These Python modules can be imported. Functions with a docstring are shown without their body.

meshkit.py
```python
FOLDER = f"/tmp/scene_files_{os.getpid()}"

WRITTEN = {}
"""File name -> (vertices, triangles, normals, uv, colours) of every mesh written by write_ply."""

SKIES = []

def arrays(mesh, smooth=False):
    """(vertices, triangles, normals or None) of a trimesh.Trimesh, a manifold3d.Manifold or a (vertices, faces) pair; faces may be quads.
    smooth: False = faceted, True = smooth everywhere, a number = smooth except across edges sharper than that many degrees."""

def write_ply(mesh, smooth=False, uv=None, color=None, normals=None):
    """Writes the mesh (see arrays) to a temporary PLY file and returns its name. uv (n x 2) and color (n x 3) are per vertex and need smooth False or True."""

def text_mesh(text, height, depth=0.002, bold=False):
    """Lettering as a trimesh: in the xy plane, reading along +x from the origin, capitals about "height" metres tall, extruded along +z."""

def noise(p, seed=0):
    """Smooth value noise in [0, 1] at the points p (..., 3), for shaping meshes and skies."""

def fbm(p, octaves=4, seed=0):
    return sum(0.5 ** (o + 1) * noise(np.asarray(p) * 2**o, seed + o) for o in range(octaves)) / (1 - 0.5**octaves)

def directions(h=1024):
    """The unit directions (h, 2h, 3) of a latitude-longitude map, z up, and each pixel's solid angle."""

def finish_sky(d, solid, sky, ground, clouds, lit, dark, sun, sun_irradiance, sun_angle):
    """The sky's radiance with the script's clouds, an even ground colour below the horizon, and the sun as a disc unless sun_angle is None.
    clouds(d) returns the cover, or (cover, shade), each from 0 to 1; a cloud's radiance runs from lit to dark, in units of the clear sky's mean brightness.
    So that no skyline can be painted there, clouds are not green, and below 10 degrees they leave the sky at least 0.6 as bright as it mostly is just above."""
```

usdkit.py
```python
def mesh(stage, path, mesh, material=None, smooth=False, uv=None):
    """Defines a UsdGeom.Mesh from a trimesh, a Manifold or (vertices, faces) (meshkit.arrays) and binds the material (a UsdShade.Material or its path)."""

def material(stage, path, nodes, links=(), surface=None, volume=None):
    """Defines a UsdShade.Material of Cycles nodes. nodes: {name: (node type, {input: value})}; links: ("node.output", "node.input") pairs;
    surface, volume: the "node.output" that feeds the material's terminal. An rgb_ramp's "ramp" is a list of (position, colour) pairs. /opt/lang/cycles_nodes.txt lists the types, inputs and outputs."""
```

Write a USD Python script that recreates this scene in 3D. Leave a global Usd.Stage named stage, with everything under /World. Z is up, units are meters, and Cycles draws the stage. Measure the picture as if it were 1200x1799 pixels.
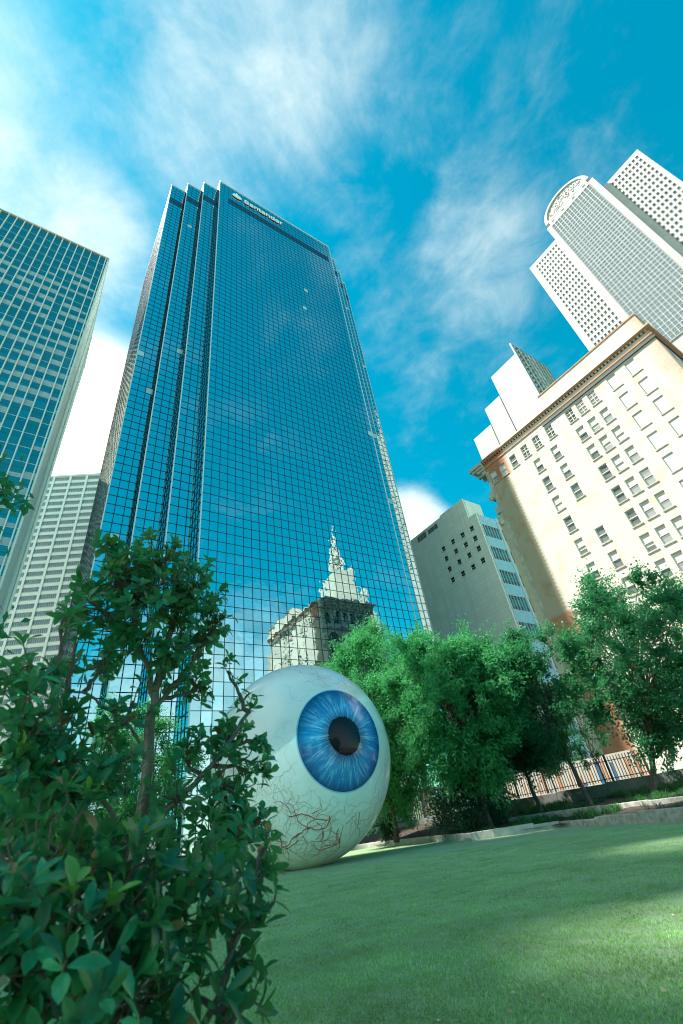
import math, random
import numpy as np, trimesh, usdkit, meshkit
from shapely.geometry import Polygon, box as sbox
from shapely.ops import unary_union
from pxr import Usd, UsdGeom, UsdLux, UsdShade, Gf, Sdf, Vt

random.seed(7)
RNG = np.random.default_rng(11)
stage = Usd.Stage.CreateInMemory()
UsdGeom.SetStageUpAxis(stage, 'Z')
UsdGeom.SetStageMetersPerUnit(stage, 1.0)
WORLD = UsdGeom.Xform.Define(stage, '/World')
UsdGeom.Scope.Define(stage, '/World/Looks')
D2R = math.pi / 180

# ------------------------------------------------------------------ camera
EYE_H, PITCH, ROLL, YAW = 1.11, 34.80 * D2R, -9.02 * D2R, 37.842 * D2R
cam = UsdGeom.Camera.Define(stage, '/World/camera')
fw = np.array([math.cos(PITCH) * math.sin(YAW), math.cos(PITCH) * math.cos(YAW), math.sin(PITCH)])
r0 = np.array([math.cos(YAW), -math.sin(YAW), 0.0])
u0 = np.cross(r0, fw)
right = r0 * math.cos(ROLL) + u0 * math.sin(ROLL)
up = np.cross(right, fw)
cam.AddTransformOp().Set(Gf.Matrix4d(*right, 0, *up, 0, *(-fw), 0, 0, 0, EYE_H, 1))
cam.CreateHorizontalApertureAttr(24.0)
cam.CreateVerticalApertureAttr(24.0 * 1024 / 683)
cam.CreateFocalLengthAttr(16.0)
cam.CreateFStopAttr(3.2)
cam.CreateFocusDistanceAttr(24.0)
cam.CreateClippingRangeAttr(Gf.Vec2f(0.05, 20000))
cam.CreateExposureAttr(1.38)

# ------------------------------------------------------------------ sun and sky
SUN_AZ, SUN_EL = -52.6 * D2R, 60.0 * D2R          # azimuth from +Y towards +X
sun_dir = np.array([math.cos(SUN_EL) * math.sin(SUN_AZ), math.cos(SUN_EL) * math.cos(SUN_AZ), math.sin(SUN_EL)])
sun = UsdLux.DistantLight.Define(stage, '/World/sun')
sun.CreateIntensityAttr(1.02)
sun.CreateAngleAttr(0.5)
sun.CreateColorAttr(Gf.Vec3f(1.0, 0.955, 0.87))
sun.CreateNormalizeAttr(True)
zx = sun_dir
xx = np.cross([0, 0, 1.0], zx); xx /= np.linalg.norm(xx)
yx = np.cross(zx, xx)
sun.AddTransformOp().Set(Gf.Matrix4d(*xx, 0, *yx, 0, *zx, 0, 0, 0, 0, 1))


def direction(az, el):
    az, el = az * D2R, el * D2R
    return (math.cos(el) * math.sin(az), math.cos(el) * math.cos(az), math.sin(el))


SKY_STRENGTH = 0.10
CLOUD_GAIN = 4.9     # cloud radiance in the units of the sky texture
# clouds, one a painted sun glow and one an unseen fill: (azimuth, elevation, inner cos-angle width in degrees, weight, stretch noise seed)
CLOUDS = [(16, 84, 13, 0.10), (-16, 75, 12, 0.05), (50, 83, 8, 0.13), (38, 75, 10, 0.12), (-10, 56, 8, 0.22), (0, 41, 7.5, 1.2), (-22, 60, 9, 0.16),
          (47, 31, 4.2, 0.52), (43, 27, 4.0, 0.50), (62, 40, 12, 0.05), (66, 53, 8, 0.04), (74, 57, 6, 0.14), (90, 66, 6, 0.08), (-80, 38, 27, 0.8), (160, 6, 14, 0.45)]  # the widest cloud is out of view at left, added as fill light
N = {
    'co': ('texture_coordinate', {}),
    'sky': ('sky_texture', {'sky_type': 'single_scattering', 'sun_disc': False, 'sun_elevation': SUN_EL, 'sun_rotation': SUN_AZ, 'altitude': 100.0,
                            'air_density': 1.0, 'aerosol_density': 0.25, 'ozone_density': 1.0}),
    'tint': ('mix', {'mix_type': 'multiply', 'fac': 1.0, 'color2': (0.70, 0.93, 0.84)}),
    'hs': ('hsv', {'hue': 0.474, 'saturation': 1.6, 'value': 1.0, 'fac': 1.0}),
    'map': ('mapping', {'mapping_type': 'point', 'scale': (1.0, 1.0, 1.9), 'rotation': (0.5, 0.35, 0.8)}),
    'n1': ('noise_texture', {'scale': 3.0, 'detail': 12.0, 'roughness': 0.62, 'distortion': 0.6}),
    'n2': ('noise_texture', {'scale': 9.0, 'detail': 12.0, 'roughness': 0.66, 'distortion': 0.3}), 'nm': ('mix_float', {'fac': 0.38}),
    'wd': ('vector_math', {'math_type': 'dot_product', 'vector2': direction(0, 41)}), 'wr': ('map_range', {'range_type': 'smootherstep', 'from_min': math.cos(15 * D2R), 'from_max': 1.0, 'to_min': 0.0, 'to_max': 1.0, 'clamp': True}),
    'wm': ('mix', {'mix_type': 'mix', 'color2': (CLOUD_GAIN * 1.75, CLOUD_GAIN * 1.62, CLOUD_GAIN * 1.25)}),  # warm sun glow painted into the sky between the left towers
    'bg': ('background_shader', {'strength': SKY_STRENGTH}),
    'cmix': ('mix', {'mix_type': 'mix', 'color2': (CLOUD_GAIN * 0.90, CLOUD_GAIN * 1.0, CLOUD_GAIN * 0.95)}),
}
L = [('co.generated', 'map.vector'), ('map.vector', 'n1.vector'), ('sky.color', 'tint.color1'), ('tint.color', 'hs.color')]
prev = None
for i, (az, el, w, wt) in enumerate(CLOUDS):
    N[f'd{i}'] = ('vector_math', {'math_type': 'dot_product', 'vector2': direction(az, el)})
    N[f'r{i}'] = ('map_range', {'range_type': 'smootherstep', 'from_min': math.cos(w * 1.7 * D2R), 'from_max': 1.0, 'to_min': 0.0, 'to_max': wt, 'clamp': True})
    L += [('co.generated', f'd{i}.vector1'), (f'd{i}.value', f'r{i}.value')]
    if prev:
        N[f'a{i}'] = ('math', {'math_type': 'add'})
        L += [(prev, f'a{i}.value1'), (f'r{i}.result', f'a{i}.value2')]
        prev = f'a{i}.value'
    else:
        prev = f'r{i}.result'
N['thick'] = ('math', {'math_type': 'add'})
N['cover'] = ('map_range', {'range_type': 'smoothstep', 'from_min': 0.52, 'from_max': 1.18, 'to_min': 0.0, 'to_max': 1.0, 'clamp': True})
L += [('map.vector', 'n2.vector'), ('n1.fac', 'nm.a'), ('n2.fac', 'nm.b'), ('nm.result', 'thick.value1'), (prev, 'thick.value2'), ('thick.value', 'cover.value'), ('cover.result', 'cmix.fac'), ('hs.color', 'cmix.color1'), ('co.generated', 'wd.vector1'), ('wd.value', 'wr.value'), ('wr.result', 'wm.fac'), ('cmix.color', 'wm.color1'), ('wm.color', 'bg.color')]
sky_mat = usdkit.material(stage, '/World/Looks/sky', N, L, surface='bg.background')
dome = UsdLux.DomeLight.Define(stage, '/World/sky')
dome.CreateIntensityAttr(1.0)
UsdShade.MaterialBindingAPI.Apply(dome.GetPrim()).Bind(sky_mat)
dome.GetPrim().SetCustomDataByKey('kind', 'structure')

# ------------------------------------------------------------------ helpers
used = {}


def path_for(parent, name):
    base = '/World' if parent is None else str(parent.GetPath())
    k = used.get((base, name), 0)
    used[(base, name)] = k + 1
    return f'{base}/{name}' if k == 0 else f'{base}/{name}_{k:03d}'


def tag(prim, label=None, cat=None, group=None, kind=None):
    for k, v in (('label', label), ('category', cat), ('group', group), ('kind', kind)):
        if v:
            prim.SetCustomDataByKey(k, v)
    return prim


def thing(name, label, cat, loc=(0, 0, 0), rotz=0.0, group=None, kind=None):
    x = UsdGeom.Xform.Define(stage, path_for(None, name))
    if any(loc):
        x.AddTranslateOp().Set(Gf.Vec3d(*[float(v) for v in loc]))
    if rotz:
        x.AddRotateZOp().Set(float(rotz))
    return tag(x.GetPrim(), label, cat, group, kind)


def part(parent, name, mesh, mat, label=None, kind=None, smooth=False):
    if isinstance(mesh, MB):
        mesh = mesh.arrays()
    m = usdkit.mesh(stage, path_for(parent, name), mesh, mat, smooth)
    return tag(m.GetPrim(), label, None, None, kind)


BOXF = np.array([[0, 2, 3], [0, 3, 1], [4, 5, 7], [4, 7, 6], [0, 1, 5], [0, 5, 4], [2, 6, 7], [2, 7, 3], [0, 4, 6], [0, 6, 2], [1, 3, 7], [1, 7, 5]])


class MB:
    """Collects boxes, tubes and free meshes into one mesh."""

    def __init__(self):
        self.v, self.f, self.n = [], [], 0

    def add(self, v, f):
        v = np.asarray(v, float)
        self.v.append(v); self.f.append(np.asarray(f, int) + self.n); self.n += len(v)
        return self

    def box(self, x0, x1, y0, y1, z0, z1):
        v = [(x, y, z) for z in (z0, z1) for y in (y0, y1) for x in (x0, x1)]
        return self.add(v, BOXF)

    def tm(self, m):
        return self.add(m.vertices, m.faces)

    def tube(self, pts, rad, sides=6, cap=True):
        p = np.asarray(pts, float)
        rad = np.broadcast_to(np.asarray(rad, float), (len(p),))
        t = np.gradient(p, axis=0); t /= np.linalg.norm(t, axis=1, keepdims=True) + 1e-12
        ref = np.array([0.31, 0.17, 0.93]) if abs(t[:, 2]).mean() < 0.8 else np.array([0.95, 0.2, 0.1])
        a = np.cross(t, ref); a /= np.linalg.norm(a, axis=1, keepdims=True) + 1e-12
        b = np.cross(t, a)
        ang = np.arange(sides) * 2 * np.pi / sides
        v = p[:, None] + rad[:, None, None] * (np.cos(ang)[None, :, None] * a[:, None] + np.sin(ang)[None, :, None] * b[:, None])
        i, j = np.meshgrid(np.arange(len(p) - 1), np.arange(sides), indexing='ij')
        q = np.stack([i * sides + j, i * sides + (j + 1) % sides, (i + 1) * sides + (j + 1) % sides, (i + 1) * sides + j], -1).reshape(-1, 4)
        f = np.vstack([q[:, [0, 1, 2]], q[:, [0, 2, 3]]])
        v = v.reshape(-1, 3)
        if cap:
            n = len(v); v = np.vstack([v, p[:1], p[-1:]])
            k = np.arange(sides)
            f = np.vstack([f, np.stack([np.full(sides, n), (k + 1) % sides, k], 1), np.stack([np.full(sides, n + 1), n - sides + k, n - sides + (k + 1) % sides], 1)])
        return self.add(v, f)

    def arrays(self):
        return np.vstack(self.v), np.vstack(self.f)


def boxmesh(*a):
    return MB().box(*a)


def wall_x(poly, x0, x1):
    """A shapely polygon in (y, z) extruded along x from x0 to x1."""
    m = trimesh.util.concatenate([trimesh.creation.extrude_polygon(g, x1 - x0, engine='earcut') for g in getattr(poly, 'geoms', [poly])])
    v = m.vertices
    return np.stack([v[:, 2] + x0, v[:, 0], v[:, 1]], 1), m.faces


def wall_y(poly, y0, y1):
    """A shapely polygon in (x, z) extruded along y from y0 to y1."""
    m = trimesh.util.concatenate([trimesh.creation.extrude_polygon(g, y1 - y0, engine='earcut') for g in getattr(poly, 'geoms', [poly])])
    v = m.vertices
    return np.stack([v[:, 0], v[:, 2] + y0, v[:, 1]], 1), m.faces[:, ::-1]


def mat(name, nodes, links=(), surface='p.BSDF'):
    return usdkit.material(stage, '/World/Looks/' + name, nodes, links, surface=surface)


def plain(name, col, rough=0.6, var=0.12, scale=3.0, metallic=0.0, spec=0.5, bump=0.0, bscale=None):
    """A colour with soft mottling in world space and optional fine relief."""
    c1 = tuple(max(0, c * (1 - var)) for c in col); c2 = tuple(min(1, c * (1 + var)) for c in col)
    n = {'g': ('geometry', {}), 'n': ('noise_texture', {'scale': scale, 'detail': 5.0, 'roughness': 0.6}), 'r': ('rgb_ramp', {'ramp': [(0.3, c1), (0.7, c2)]}),
         'p': ('principled_bsdf', {'roughness': rough, 'metallic': metallic, 'specular_ior_level': spec})}
    l = [('g.position', 'n.vector'), ('n.fac', 'r.fac'), ('r.color', 'p.base_color')]
    if bump:
        n['bn'] = ('noise_texture', {'scale': bscale or scale * 6, 'detail': 4.0}); n['b'] = ('bump', {'strength': bump, 'distance': 0.02})
        l += [('g.position', 'bn.vector'), ('bn.fac', 'b.height'), ('b.normal', 'p.normal')]
    return mat(name, n, l)


def mirror_glass(name, tint, under, fac, wob=0.0, rough=0.0, scale=0.35, spread=0.06):
    """Coated curtain wall glass: a tinted mirror over a dark interior, gently warped."""
    n = {'g': ('geometry', {}), 'oi': ('object_info', {}),
         'gl': ('glossy_bsdf', {'color': tint, 'roughness': rough}), 'd': ('diffuse_bsdf', {'color': under}), 'm': ('mix_closure', {'fac': fac}),
         'add': ('math', {'math_type': 'add'}), 'fr': ('math', {'math_type': 'fraction'}), 'mr': ('map_range', {'from_min': 0.0, 'from_max': 1.0, 'to_min': fac - spread, 'to_max': fac + spread}),
         'n': ('noise_texture', {'scale': scale, 'detail': 2.0}), 'b': ('bump', {'strength': 1.0, 'distance': wob})}
    l = [('g.random_per_island', 'add.value1'), ('oi.random', 'add.value2'), ('add.value', 'fr.value1'), ('fr.value', 'mr.value'), ('mr.result', 'm.fac'), ('d.BSDF', 'm.closure1'), ('gl.BSDF', 'm.closure2')]
    if wob:
        l += [('g.position', 'n.vector'), ('n.fac', 'b.height'), ('b.normal', 'gl.normal')]
    return mat(name, n, l, 'm.closure')


def leaf_material(name, dark, light, gloss=0.35, trans=0.35, tcol=None, scale=0.9, spec=0.4):
    tcol = tcol or (light[0] * 1.6, light[1] * 1.5, light[2] * 0.8)
    n = {'g': ('geometry', {}), 'oi': ('object_info', {}), 'add': ('math', {'math_type': 'add'}), 'fr': ('math', {'math_type': 'fraction'}),
         'r': ('rgb_ramp', {'ramp': [(0.0, dark), (0.75, light), (1.0, tuple(min(1, c * 1.5) for c in light))]}),
         'n': ('noise_texture', {'scale': scale, 'detail': 3.0, 'roughness': 0.6}), 'vr': ('map_range', {'from_min': 0.3, 'from_max': 0.7, 'to_min': 0.5, 'to_max': 1.45, 'clamp': True}), 'h': ('hsv', {}),
         'p': ('principled_bsdf', {'roughness': gloss, 'specular_ior_level': spec}), 't': ('translucent_bsdf', {'color': tcol}), 'm': ('mix_closure', {'fac': trans})}
    l = [('g.random_per_island', 'add.value1'), ('oi.random', 'add.value2'), ('add.value', 'fr.value1'), ('fr.value', 'r.fac'), ('g.position', 'n.vector'), ('n.fac', 'vr.value'), ('vr.result', 'h.value'), ('r.color', 'h.color'), ('h.color', 'p.base_color'), ('p.BSDF', 'm.closure1'), ('t.BSDF', 'm.closure2')]
    return mat(name, n, l, 'm.closure')


def panel_wall(name, col, bw, rh, mortar=0.012, dirt=0.16, tone=0.05):
    """Clad wall: slabs with fine open joints, slightly uneven in tone, and rain streaks."""
    c = lambda k: tuple(min(1, x * k) for x in col)
    n = {'g': ('geometry', {}), 's': ('separate_xyz', {}), 'xy': ('math', {'math_type': 'add'}), 'c': ('combine_xyz', {}),
         'br': ('brick_texture', {'color1': c(1 - tone), 'color2': c(1 + tone), 'mortar': c(0.62), 'scale': 1.0, 'brick_width': bw, 'row_height': rh, 'mortar_size': mortar, 'offset': 0.0}),
         'mp': ('mapping', {'mapping_type': 'point', 'scale': (0.9, 0.9, 0.05)}), 'n': ('noise_texture', {'scale': 1.0, 'detail': 6.0, 'roughness': 0.65}),
         'mr': ('map_range', {'from_min': 0.5, 'from_max': 0.78, 'to_min': 0.0, 'to_max': dirt * 2, 'clamp': True}), 'mx': ('mix', {'mix_type': 'multiply', 'color2': (0.62, 0.60, 0.55)}),
         'p': ('principled_bsdf', {'roughness': 0.65, 'specular_ior_level': 0.3})}
    l = [('g.position', 's.vector'), ('s.x', 'xy.value1'), ('s.y', 'xy.value2'), ('xy.value', 'c.x'), ('s.z', 'c.y'), ('c.vector', 'br.vector'), ('g.position', 'mp.vector'), ('mp.vector', 'n.vector'), ('n.fac', 'mr.value'),
         ('mr.result', 'mx.fac'), ('br.color', 'mx.color1'), ('mx.color', 'p.base_color')]
    return mat(name, n, l)


def ico(sub=2):
    m = trimesh.creation.icosphere(sub)
    return np.array(m.vertices), np.array(m.faces)

# ------------------------------------------------------------------ materials
M = {}
M['tower_glass'] = mirror_glass('tower_glass', (0.66, 0.88, 0.90), (0.006, 0.04, 0.05), 0.80, wob=0.020, scale=0.45, spread=0.13)
M['pane_pale'] = mirror_glass('pane_pale', (0.7, 0.85, 0.85), (0.45, 0.50, 0.46), 0.35)
M['tower_mullion'] = plain('tower_mullion', (0.012, 0.022, 0.03), 0.45, metallic=0.4)
M['tower_core'] = plain('tower_core', (0.01, 0.018, 0.022), 0.7)
M['pale_metal'] = plain('pale_metal', (0.55, 0.56, 0.52), 0.4, 0.06)
M['louvre'] = plain('louvre', (0.006, 0.03, 0.06), 0.35, 0.2)
M['sign_white'] = plain('sign_white', (0.82, 0.82, 0.78), 0.4, 0.02)
M['sign_edge'] = plain('sign_edge', (0.05, 0.05, 0.05), 0.5)
M['left_glass'] = mirror_glass('left_glass', (0.34, 0.72, 0.70), (0.01, 0.05, 0.05), 0.45, spread=0.12, wob=0.006)
M['left_blind'] = plain('left_blind', (0.33, 0.37, 0.37), 0.4, 0.2, 0.8)
M['fin_white'] = plain('fin_white', (0.62, 0.62, 0.56), 0.5, 0.05)
M['left_concrete'] = plain('left_concrete', (0.72, 0.68, 0.57), 0.7, 0.08, 0.3)
M['pale_wall'] = plain('pale_wall', (0.86, 0.83, 0.72), 0.7, 0.05, 0.2)
M['pale_window'] = plain('pale_window', (0.30, 0.36, 0.36), 0.25, 0.25, 0.6)
M['white_stone'] = panel_wall('white_stone', (0.52, 0.515, 0.48), 3.2, 3.3, 0.05)
M['dark_joint'] = plain('dark_joint', (0.05, 0.055, 0.06), 0.6)
M['com_glass'] = mirror_glass('com_glass', (0.55, 0.66, 0.70), (0.05, 0.08, 0.10), 0.5)
M['com_window'] = plain('com_window', (0.13, 0.18, 0.19), 0.2, 0.3, 0.7)
M['slab_white'] = panel_wall('slab_white', (0.54, 0.53, 0.505), 2.4, 3.9, 0.05)
M['slab_glass'] = mirror_glass('slab_glass', (0.35, 0.62, 0.66), (0.01, 0.05, 0.06), 0.6)
M['bronze'] = plain('bronze', (0.32, 0.22, 0.12), 0.4, 0.1, metallic=0.4)
M['cream_window'] = plain('cream_window', (0.02, 0.05, 0.05), 0.15, 0.3, 1.0)
M['cream_trim'] = plain('cream_trim', (0.66, 0.66, 0.60), 0.6, 0.05)
M['blue_spandrel'] = plain('blue_spandrel', (0.36, 0.62, 0.68), 0.35, 0.08, 1.0)
M['blue_glass'] = mirror_glass('blue_glass', (0.30, 0.72, 0.78), (0.01, 0.12, 0.14), 0.55)
M['blue_dark'] = plain('blue_dark', (0.06, 0.09, 0.09), 0.2, 0.3)
M['stone_trim'] = plain('stone_trim', (0.46, 0.42, 0.33), 0.7, 0.25, 2.0, bump=0.3)
M['facade_stone'] = plain('facade_stone', (0.42, 0.39, 0.29), 0.75, 0.3, 0.8, bump=0.4)
M['sash'] = plain('sash', (0.60, 0.58, 0.50), 0.5, 0.06)
M['sash_dark'] = plain('sash_dark', (0.13, 0.14, 0.15), 0.5, 0.1)
M['sash_glass'] = mirror_glass('sash_glass', (0.7, 0.72, 0.72), (0.26, 0.27, 0.26), 0.45)
M['shade_cloth'] = plain('shade_cloth', (0.62, 0.60, 0.52), 0.7, 0.06)
M['bricked_in'] = plain('bricked_in', (0.58, 0.58, 0.54), 0.75, 0.08, 1.0, bump=0.2)
M['spire_white'] = plain('spire_white', (0.58, 0.55, 0.47), 0.6, 0.06, 0.2)
M['spire_window'] = plain('spire_window', (0.08, 0.10, 0.10), 0.3, 0.3)
M['shade_block_stone'] = plain('shade_block_stone', (0.40, 0.38, 0.33), 0.7, 0.1, 0.3)
M['cream_panel'] = panel_wall('cream_panel', (0.86, 0.82, 0.68), 3.0, 1.2, 0.02, 0.2, 0.035)


def brick_material():
    """Side wall: cream weathered brick, with old tan brick, darkened as tower shade, and red brick at the far corner and unpainted orange brick near the street corner."""
    n = {'g': ('geometry', {}), 's': ('separate_xyz', {}), 'c': ('combine_xyz', {}), 'xy': ('math', {'math_type': 'add'}),
         'br': ('brick_texture', {'color1': (0.67, 0.60, 0.50), 'color2': (0.74, 0.69, 0.61), 'mortar': (0.57, 0.53, 0.45), 'scale': 1.0, 'brick_width': 0.24, 'row_height': 0.085, 'mortar_size': 0.010}),
         'n1': ('noise_texture', {'scale': 0.45, 'detail': 7.0, 'roughness': 0.68}), 'r1': ('map_range', {'from_min': 0.50, 'from_max': 0.75, 'to_min': 0.0, 'to_max': 0.65, 'clamp': True}),
         'warm': ('mix', {'mix_type': 'mix', 'color2': (0.56, 0.38, 0.22)}),
         # toothed edge of the old tan brick; it also paints in the glass tower's shadow
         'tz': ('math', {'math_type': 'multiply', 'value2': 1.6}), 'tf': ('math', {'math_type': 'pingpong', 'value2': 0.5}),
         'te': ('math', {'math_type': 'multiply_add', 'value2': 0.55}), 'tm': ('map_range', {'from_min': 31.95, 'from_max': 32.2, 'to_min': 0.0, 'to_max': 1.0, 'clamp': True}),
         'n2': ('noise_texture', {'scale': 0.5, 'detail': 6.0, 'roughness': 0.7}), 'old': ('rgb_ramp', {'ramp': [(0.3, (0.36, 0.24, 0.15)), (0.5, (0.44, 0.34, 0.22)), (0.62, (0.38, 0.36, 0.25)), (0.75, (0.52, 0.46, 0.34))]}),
         'mo': ('mix', {'mix_type': 'mix'}),
         'red': ('rgb_ramp', {'ramp': [(0.3, (0.40, 0.15, 0.08)), (0.7, (0.50, 0.24, 0.14))]}),
         'zt': ('map_range', {'from_min': 46.9, 'from_max': 47.1, 'clamp': True}), 'zb': ('map_range', {'from_min': 22.4, 'from_max': 21.9, 'clamp': True}), 'zz': ('math', {'math_type': 'maximum'}),
         'yr': ('map_range', {'from_min': 30.6, 'from_max': 31.6, 'clamp': True}), 'rf': ('math', {'math_type': 'multiply'}), 'mr': ('mix', {'mix_type': 'mix'}),
         # unpainted orange brick by the near corner, with a ragged edge
         'on': ('math', {'math_type': 'multiply_add', 'value2': 5.0}), 'om': ('map_range', {'from_min': 9.0, 'from_max': 6.0, 'to_min': 0.0, 'to_max': 0.85, 'clamp': True}),
         'ob': ('brick_texture', {'color1': (0.42, 0.20, 0.10), 'color2': (0.52, 0.28, 0.15), 'mortar': (0.42, 0.34, 0.26), 'scale': 1.0, 'brick_width': 0.24, 'row_height': 0.085, 'mortar_size': 0.010}),
         'mo2': ('mix', {'mix_type': 'mix'}),
         'bm': ('bump', {'strength': 0.3, 'distance': 0.03}), 'p': ('principled_bsdf', {'roughness': 0.8, 'specular_ior_level': 0.2})}
    l = [('g.position', 's.vector'), ('s.x', 'xy.value1'), ('s.y', 'xy.value2'), ('xy.value', 'c.x'), ('s.z', 'c.y'), ('c.vector', 'br.vector'), ('c.vector', 'ob.vector'), ('g.position', 'n1.vector'), ('g.position', 'n2.vector'),
         ('n1.fac', 'r1.value'), ('r1.result', 'warm.fac'), ('br.color', 'warm.color1'),
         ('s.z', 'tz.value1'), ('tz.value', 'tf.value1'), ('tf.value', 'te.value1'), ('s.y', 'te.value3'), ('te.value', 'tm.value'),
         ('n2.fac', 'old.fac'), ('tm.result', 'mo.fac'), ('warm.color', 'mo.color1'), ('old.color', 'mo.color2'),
         ('n2.fac', 'red.fac'), ('s.z', 'zt.value'), ('s.z', 'zb.value'), ('zt.result', 'zz.value1'), ('zb.result', 'zz.value2'), ('s.y', 'yr.value'), ('yr.result', 'rf.value1'), ('zz.value', 'rf.value2'), ('rf.value', 'mr.fac'), ('mo.color', 'mr.color1'), ('red.color', 'mr.color2'),
         ('n1.fac', 'on.value1'), ('s.y', 'on.value3'), ('on.value', 'om.value'), ('om.result', 'mo2.fac'), ('mr.color', 'mo2.color1'), ('ob.color', 'mo2.color2'),
         ('mo2.color', 'p.base_color'), ('n1.fac', 'bm.height'), ('bm.normal', 'p.normal')]
    return mat('old_brick', n, l)


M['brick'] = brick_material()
M['tan_brick'] = plain('tan_brick', (0.52, 0.42, 0.27), 0.8, 0.15, 0.7, bump=0.3)
M['orange_brick'] = plain('orange_brick', (0.46, 0.25, 0.13), 0.8, 0.22, 1.2, bump=0.3)
# ------------------------------------------------------------------ ground, lawn and planting beds
M['paving'] = plain('paving', (0.16, 0.155, 0.145), 0.85, 0.15, 0.6, bump=0.3, bscale=20)
M['soil'] = plain('soil', (0.055, 0.040, 0.030), 0.95, 0.4, 3.0, bump=0.8, bscale=25)
M['kerb_stone'] = plain('kerb_stone', (0.42, 0.41, 0.38), 0.85, 0.22, 2.5, bump=0.5, bscale=40)
M['kerb_rough'] = plain('kerb_rough', (0.38, 0.36, 0.33), 0.9, 0.4, 5.0, bump=0.9, bscale=30)
M['wall_concrete'] = mat('wall_concrete', {
    'g': ('geometry', {}), 'n': ('noise_texture', {'scale': 0.9, 'detail': 7.0, 'roughness': 0.65}), 'oi': ('object_info', {}),
    'r': ('rgb_ramp', {'ramp': [(0.25, (0.10, 0.11, 0.105)), (0.5, (0.19, 0.20, 0.185)), (0.75, (0.28, 0.28, 0.25))]}),
    'mr': ('map_range', {'to_min': 0.8, 'to_max': 1.15}), 'h': ('hsv', {}), 'b': ('bump', {'strength': 0.3, 'distance': 0.02}), 'p': ('principled_bsdf', {'roughness': 0.85})},
    [('g.position', 'n.vector'), ('n.fac', 'r.fac'), ('r.color', 'h.color'), ('oi.random', 'mr.value'), ('mr.result', 'h.value'), ('h.color', 'p.base_color'), ('n.fac', 'b.height'), ('b.normal', 'p.normal')])
M['turf'] = mat('turf', {
    'g': ('geometry', {}), 'n0': ('noise_texture', {'scale': 0.28, 'detail': 6.0, 'roughness': 0.65}), 'n1': ('noise_texture', {'scale': 5.0, 'detail': 6.0, 'roughness': 0.7}), 'n2': ('noise_texture', {'scale': 70.0, 'detail': 3.0, 'roughness': 0.7}),
    'm1': ('mix_float', {'fac': 0.34}), 'm2': ('mix_float', {'fac': 0.45}),
    'r': ('rgb_ramp', {'ramp': [(0.36, (0.13, 0.25, 0.10)), (0.5, (0.25, 0.41, 0.19)), (0.64, (0.41, 0.54, 0.29))]}),
    'b': ('bump', {'strength': 0.9, 'distance': 0.03}), 'p': ('principled_bsdf', {'roughness': 0.75, 'specular_ior_level': 0.25, 'sheen_weight': 0.25})},
    [('g.position', 'n0.vector'), ('g.position', 'n1.vector'), ('g.position', 'n2.vector'), ('n0.fac', 'm1.a'), ('n1.fac', 'm1.b'), ('m1.result', 'm2.a'), ('n2.fac', 'm2.b'), ('m2.result', 'r.fac'),
     ('r.color', 'p.base_color'), ('n2.fac', 'b.height'), ('b.normal', 'p.normal')])


def sheet(poly, z, step=None):
    v, f = trimesh.creation.triangulate_polygon(poly, engine='earcut')
    zz = np.full((len(v), 1), z) if np.isscalar(z) else z(v)[:, None]
    v = np.hstack([v, zz])
    n = np.cross(v[f[:, 1]] - v[f[:, 0]], v[f[:, 2]] - v[f[:, 0]])[:, 2]
    f[n < 0] = f[n < 0][:, ::-1]
    return v, f


R = 1600
part(None, 'ground', sheet(sbox(-R, -R, R, R), -0.02), M['paving'], kind='structure')
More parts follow.
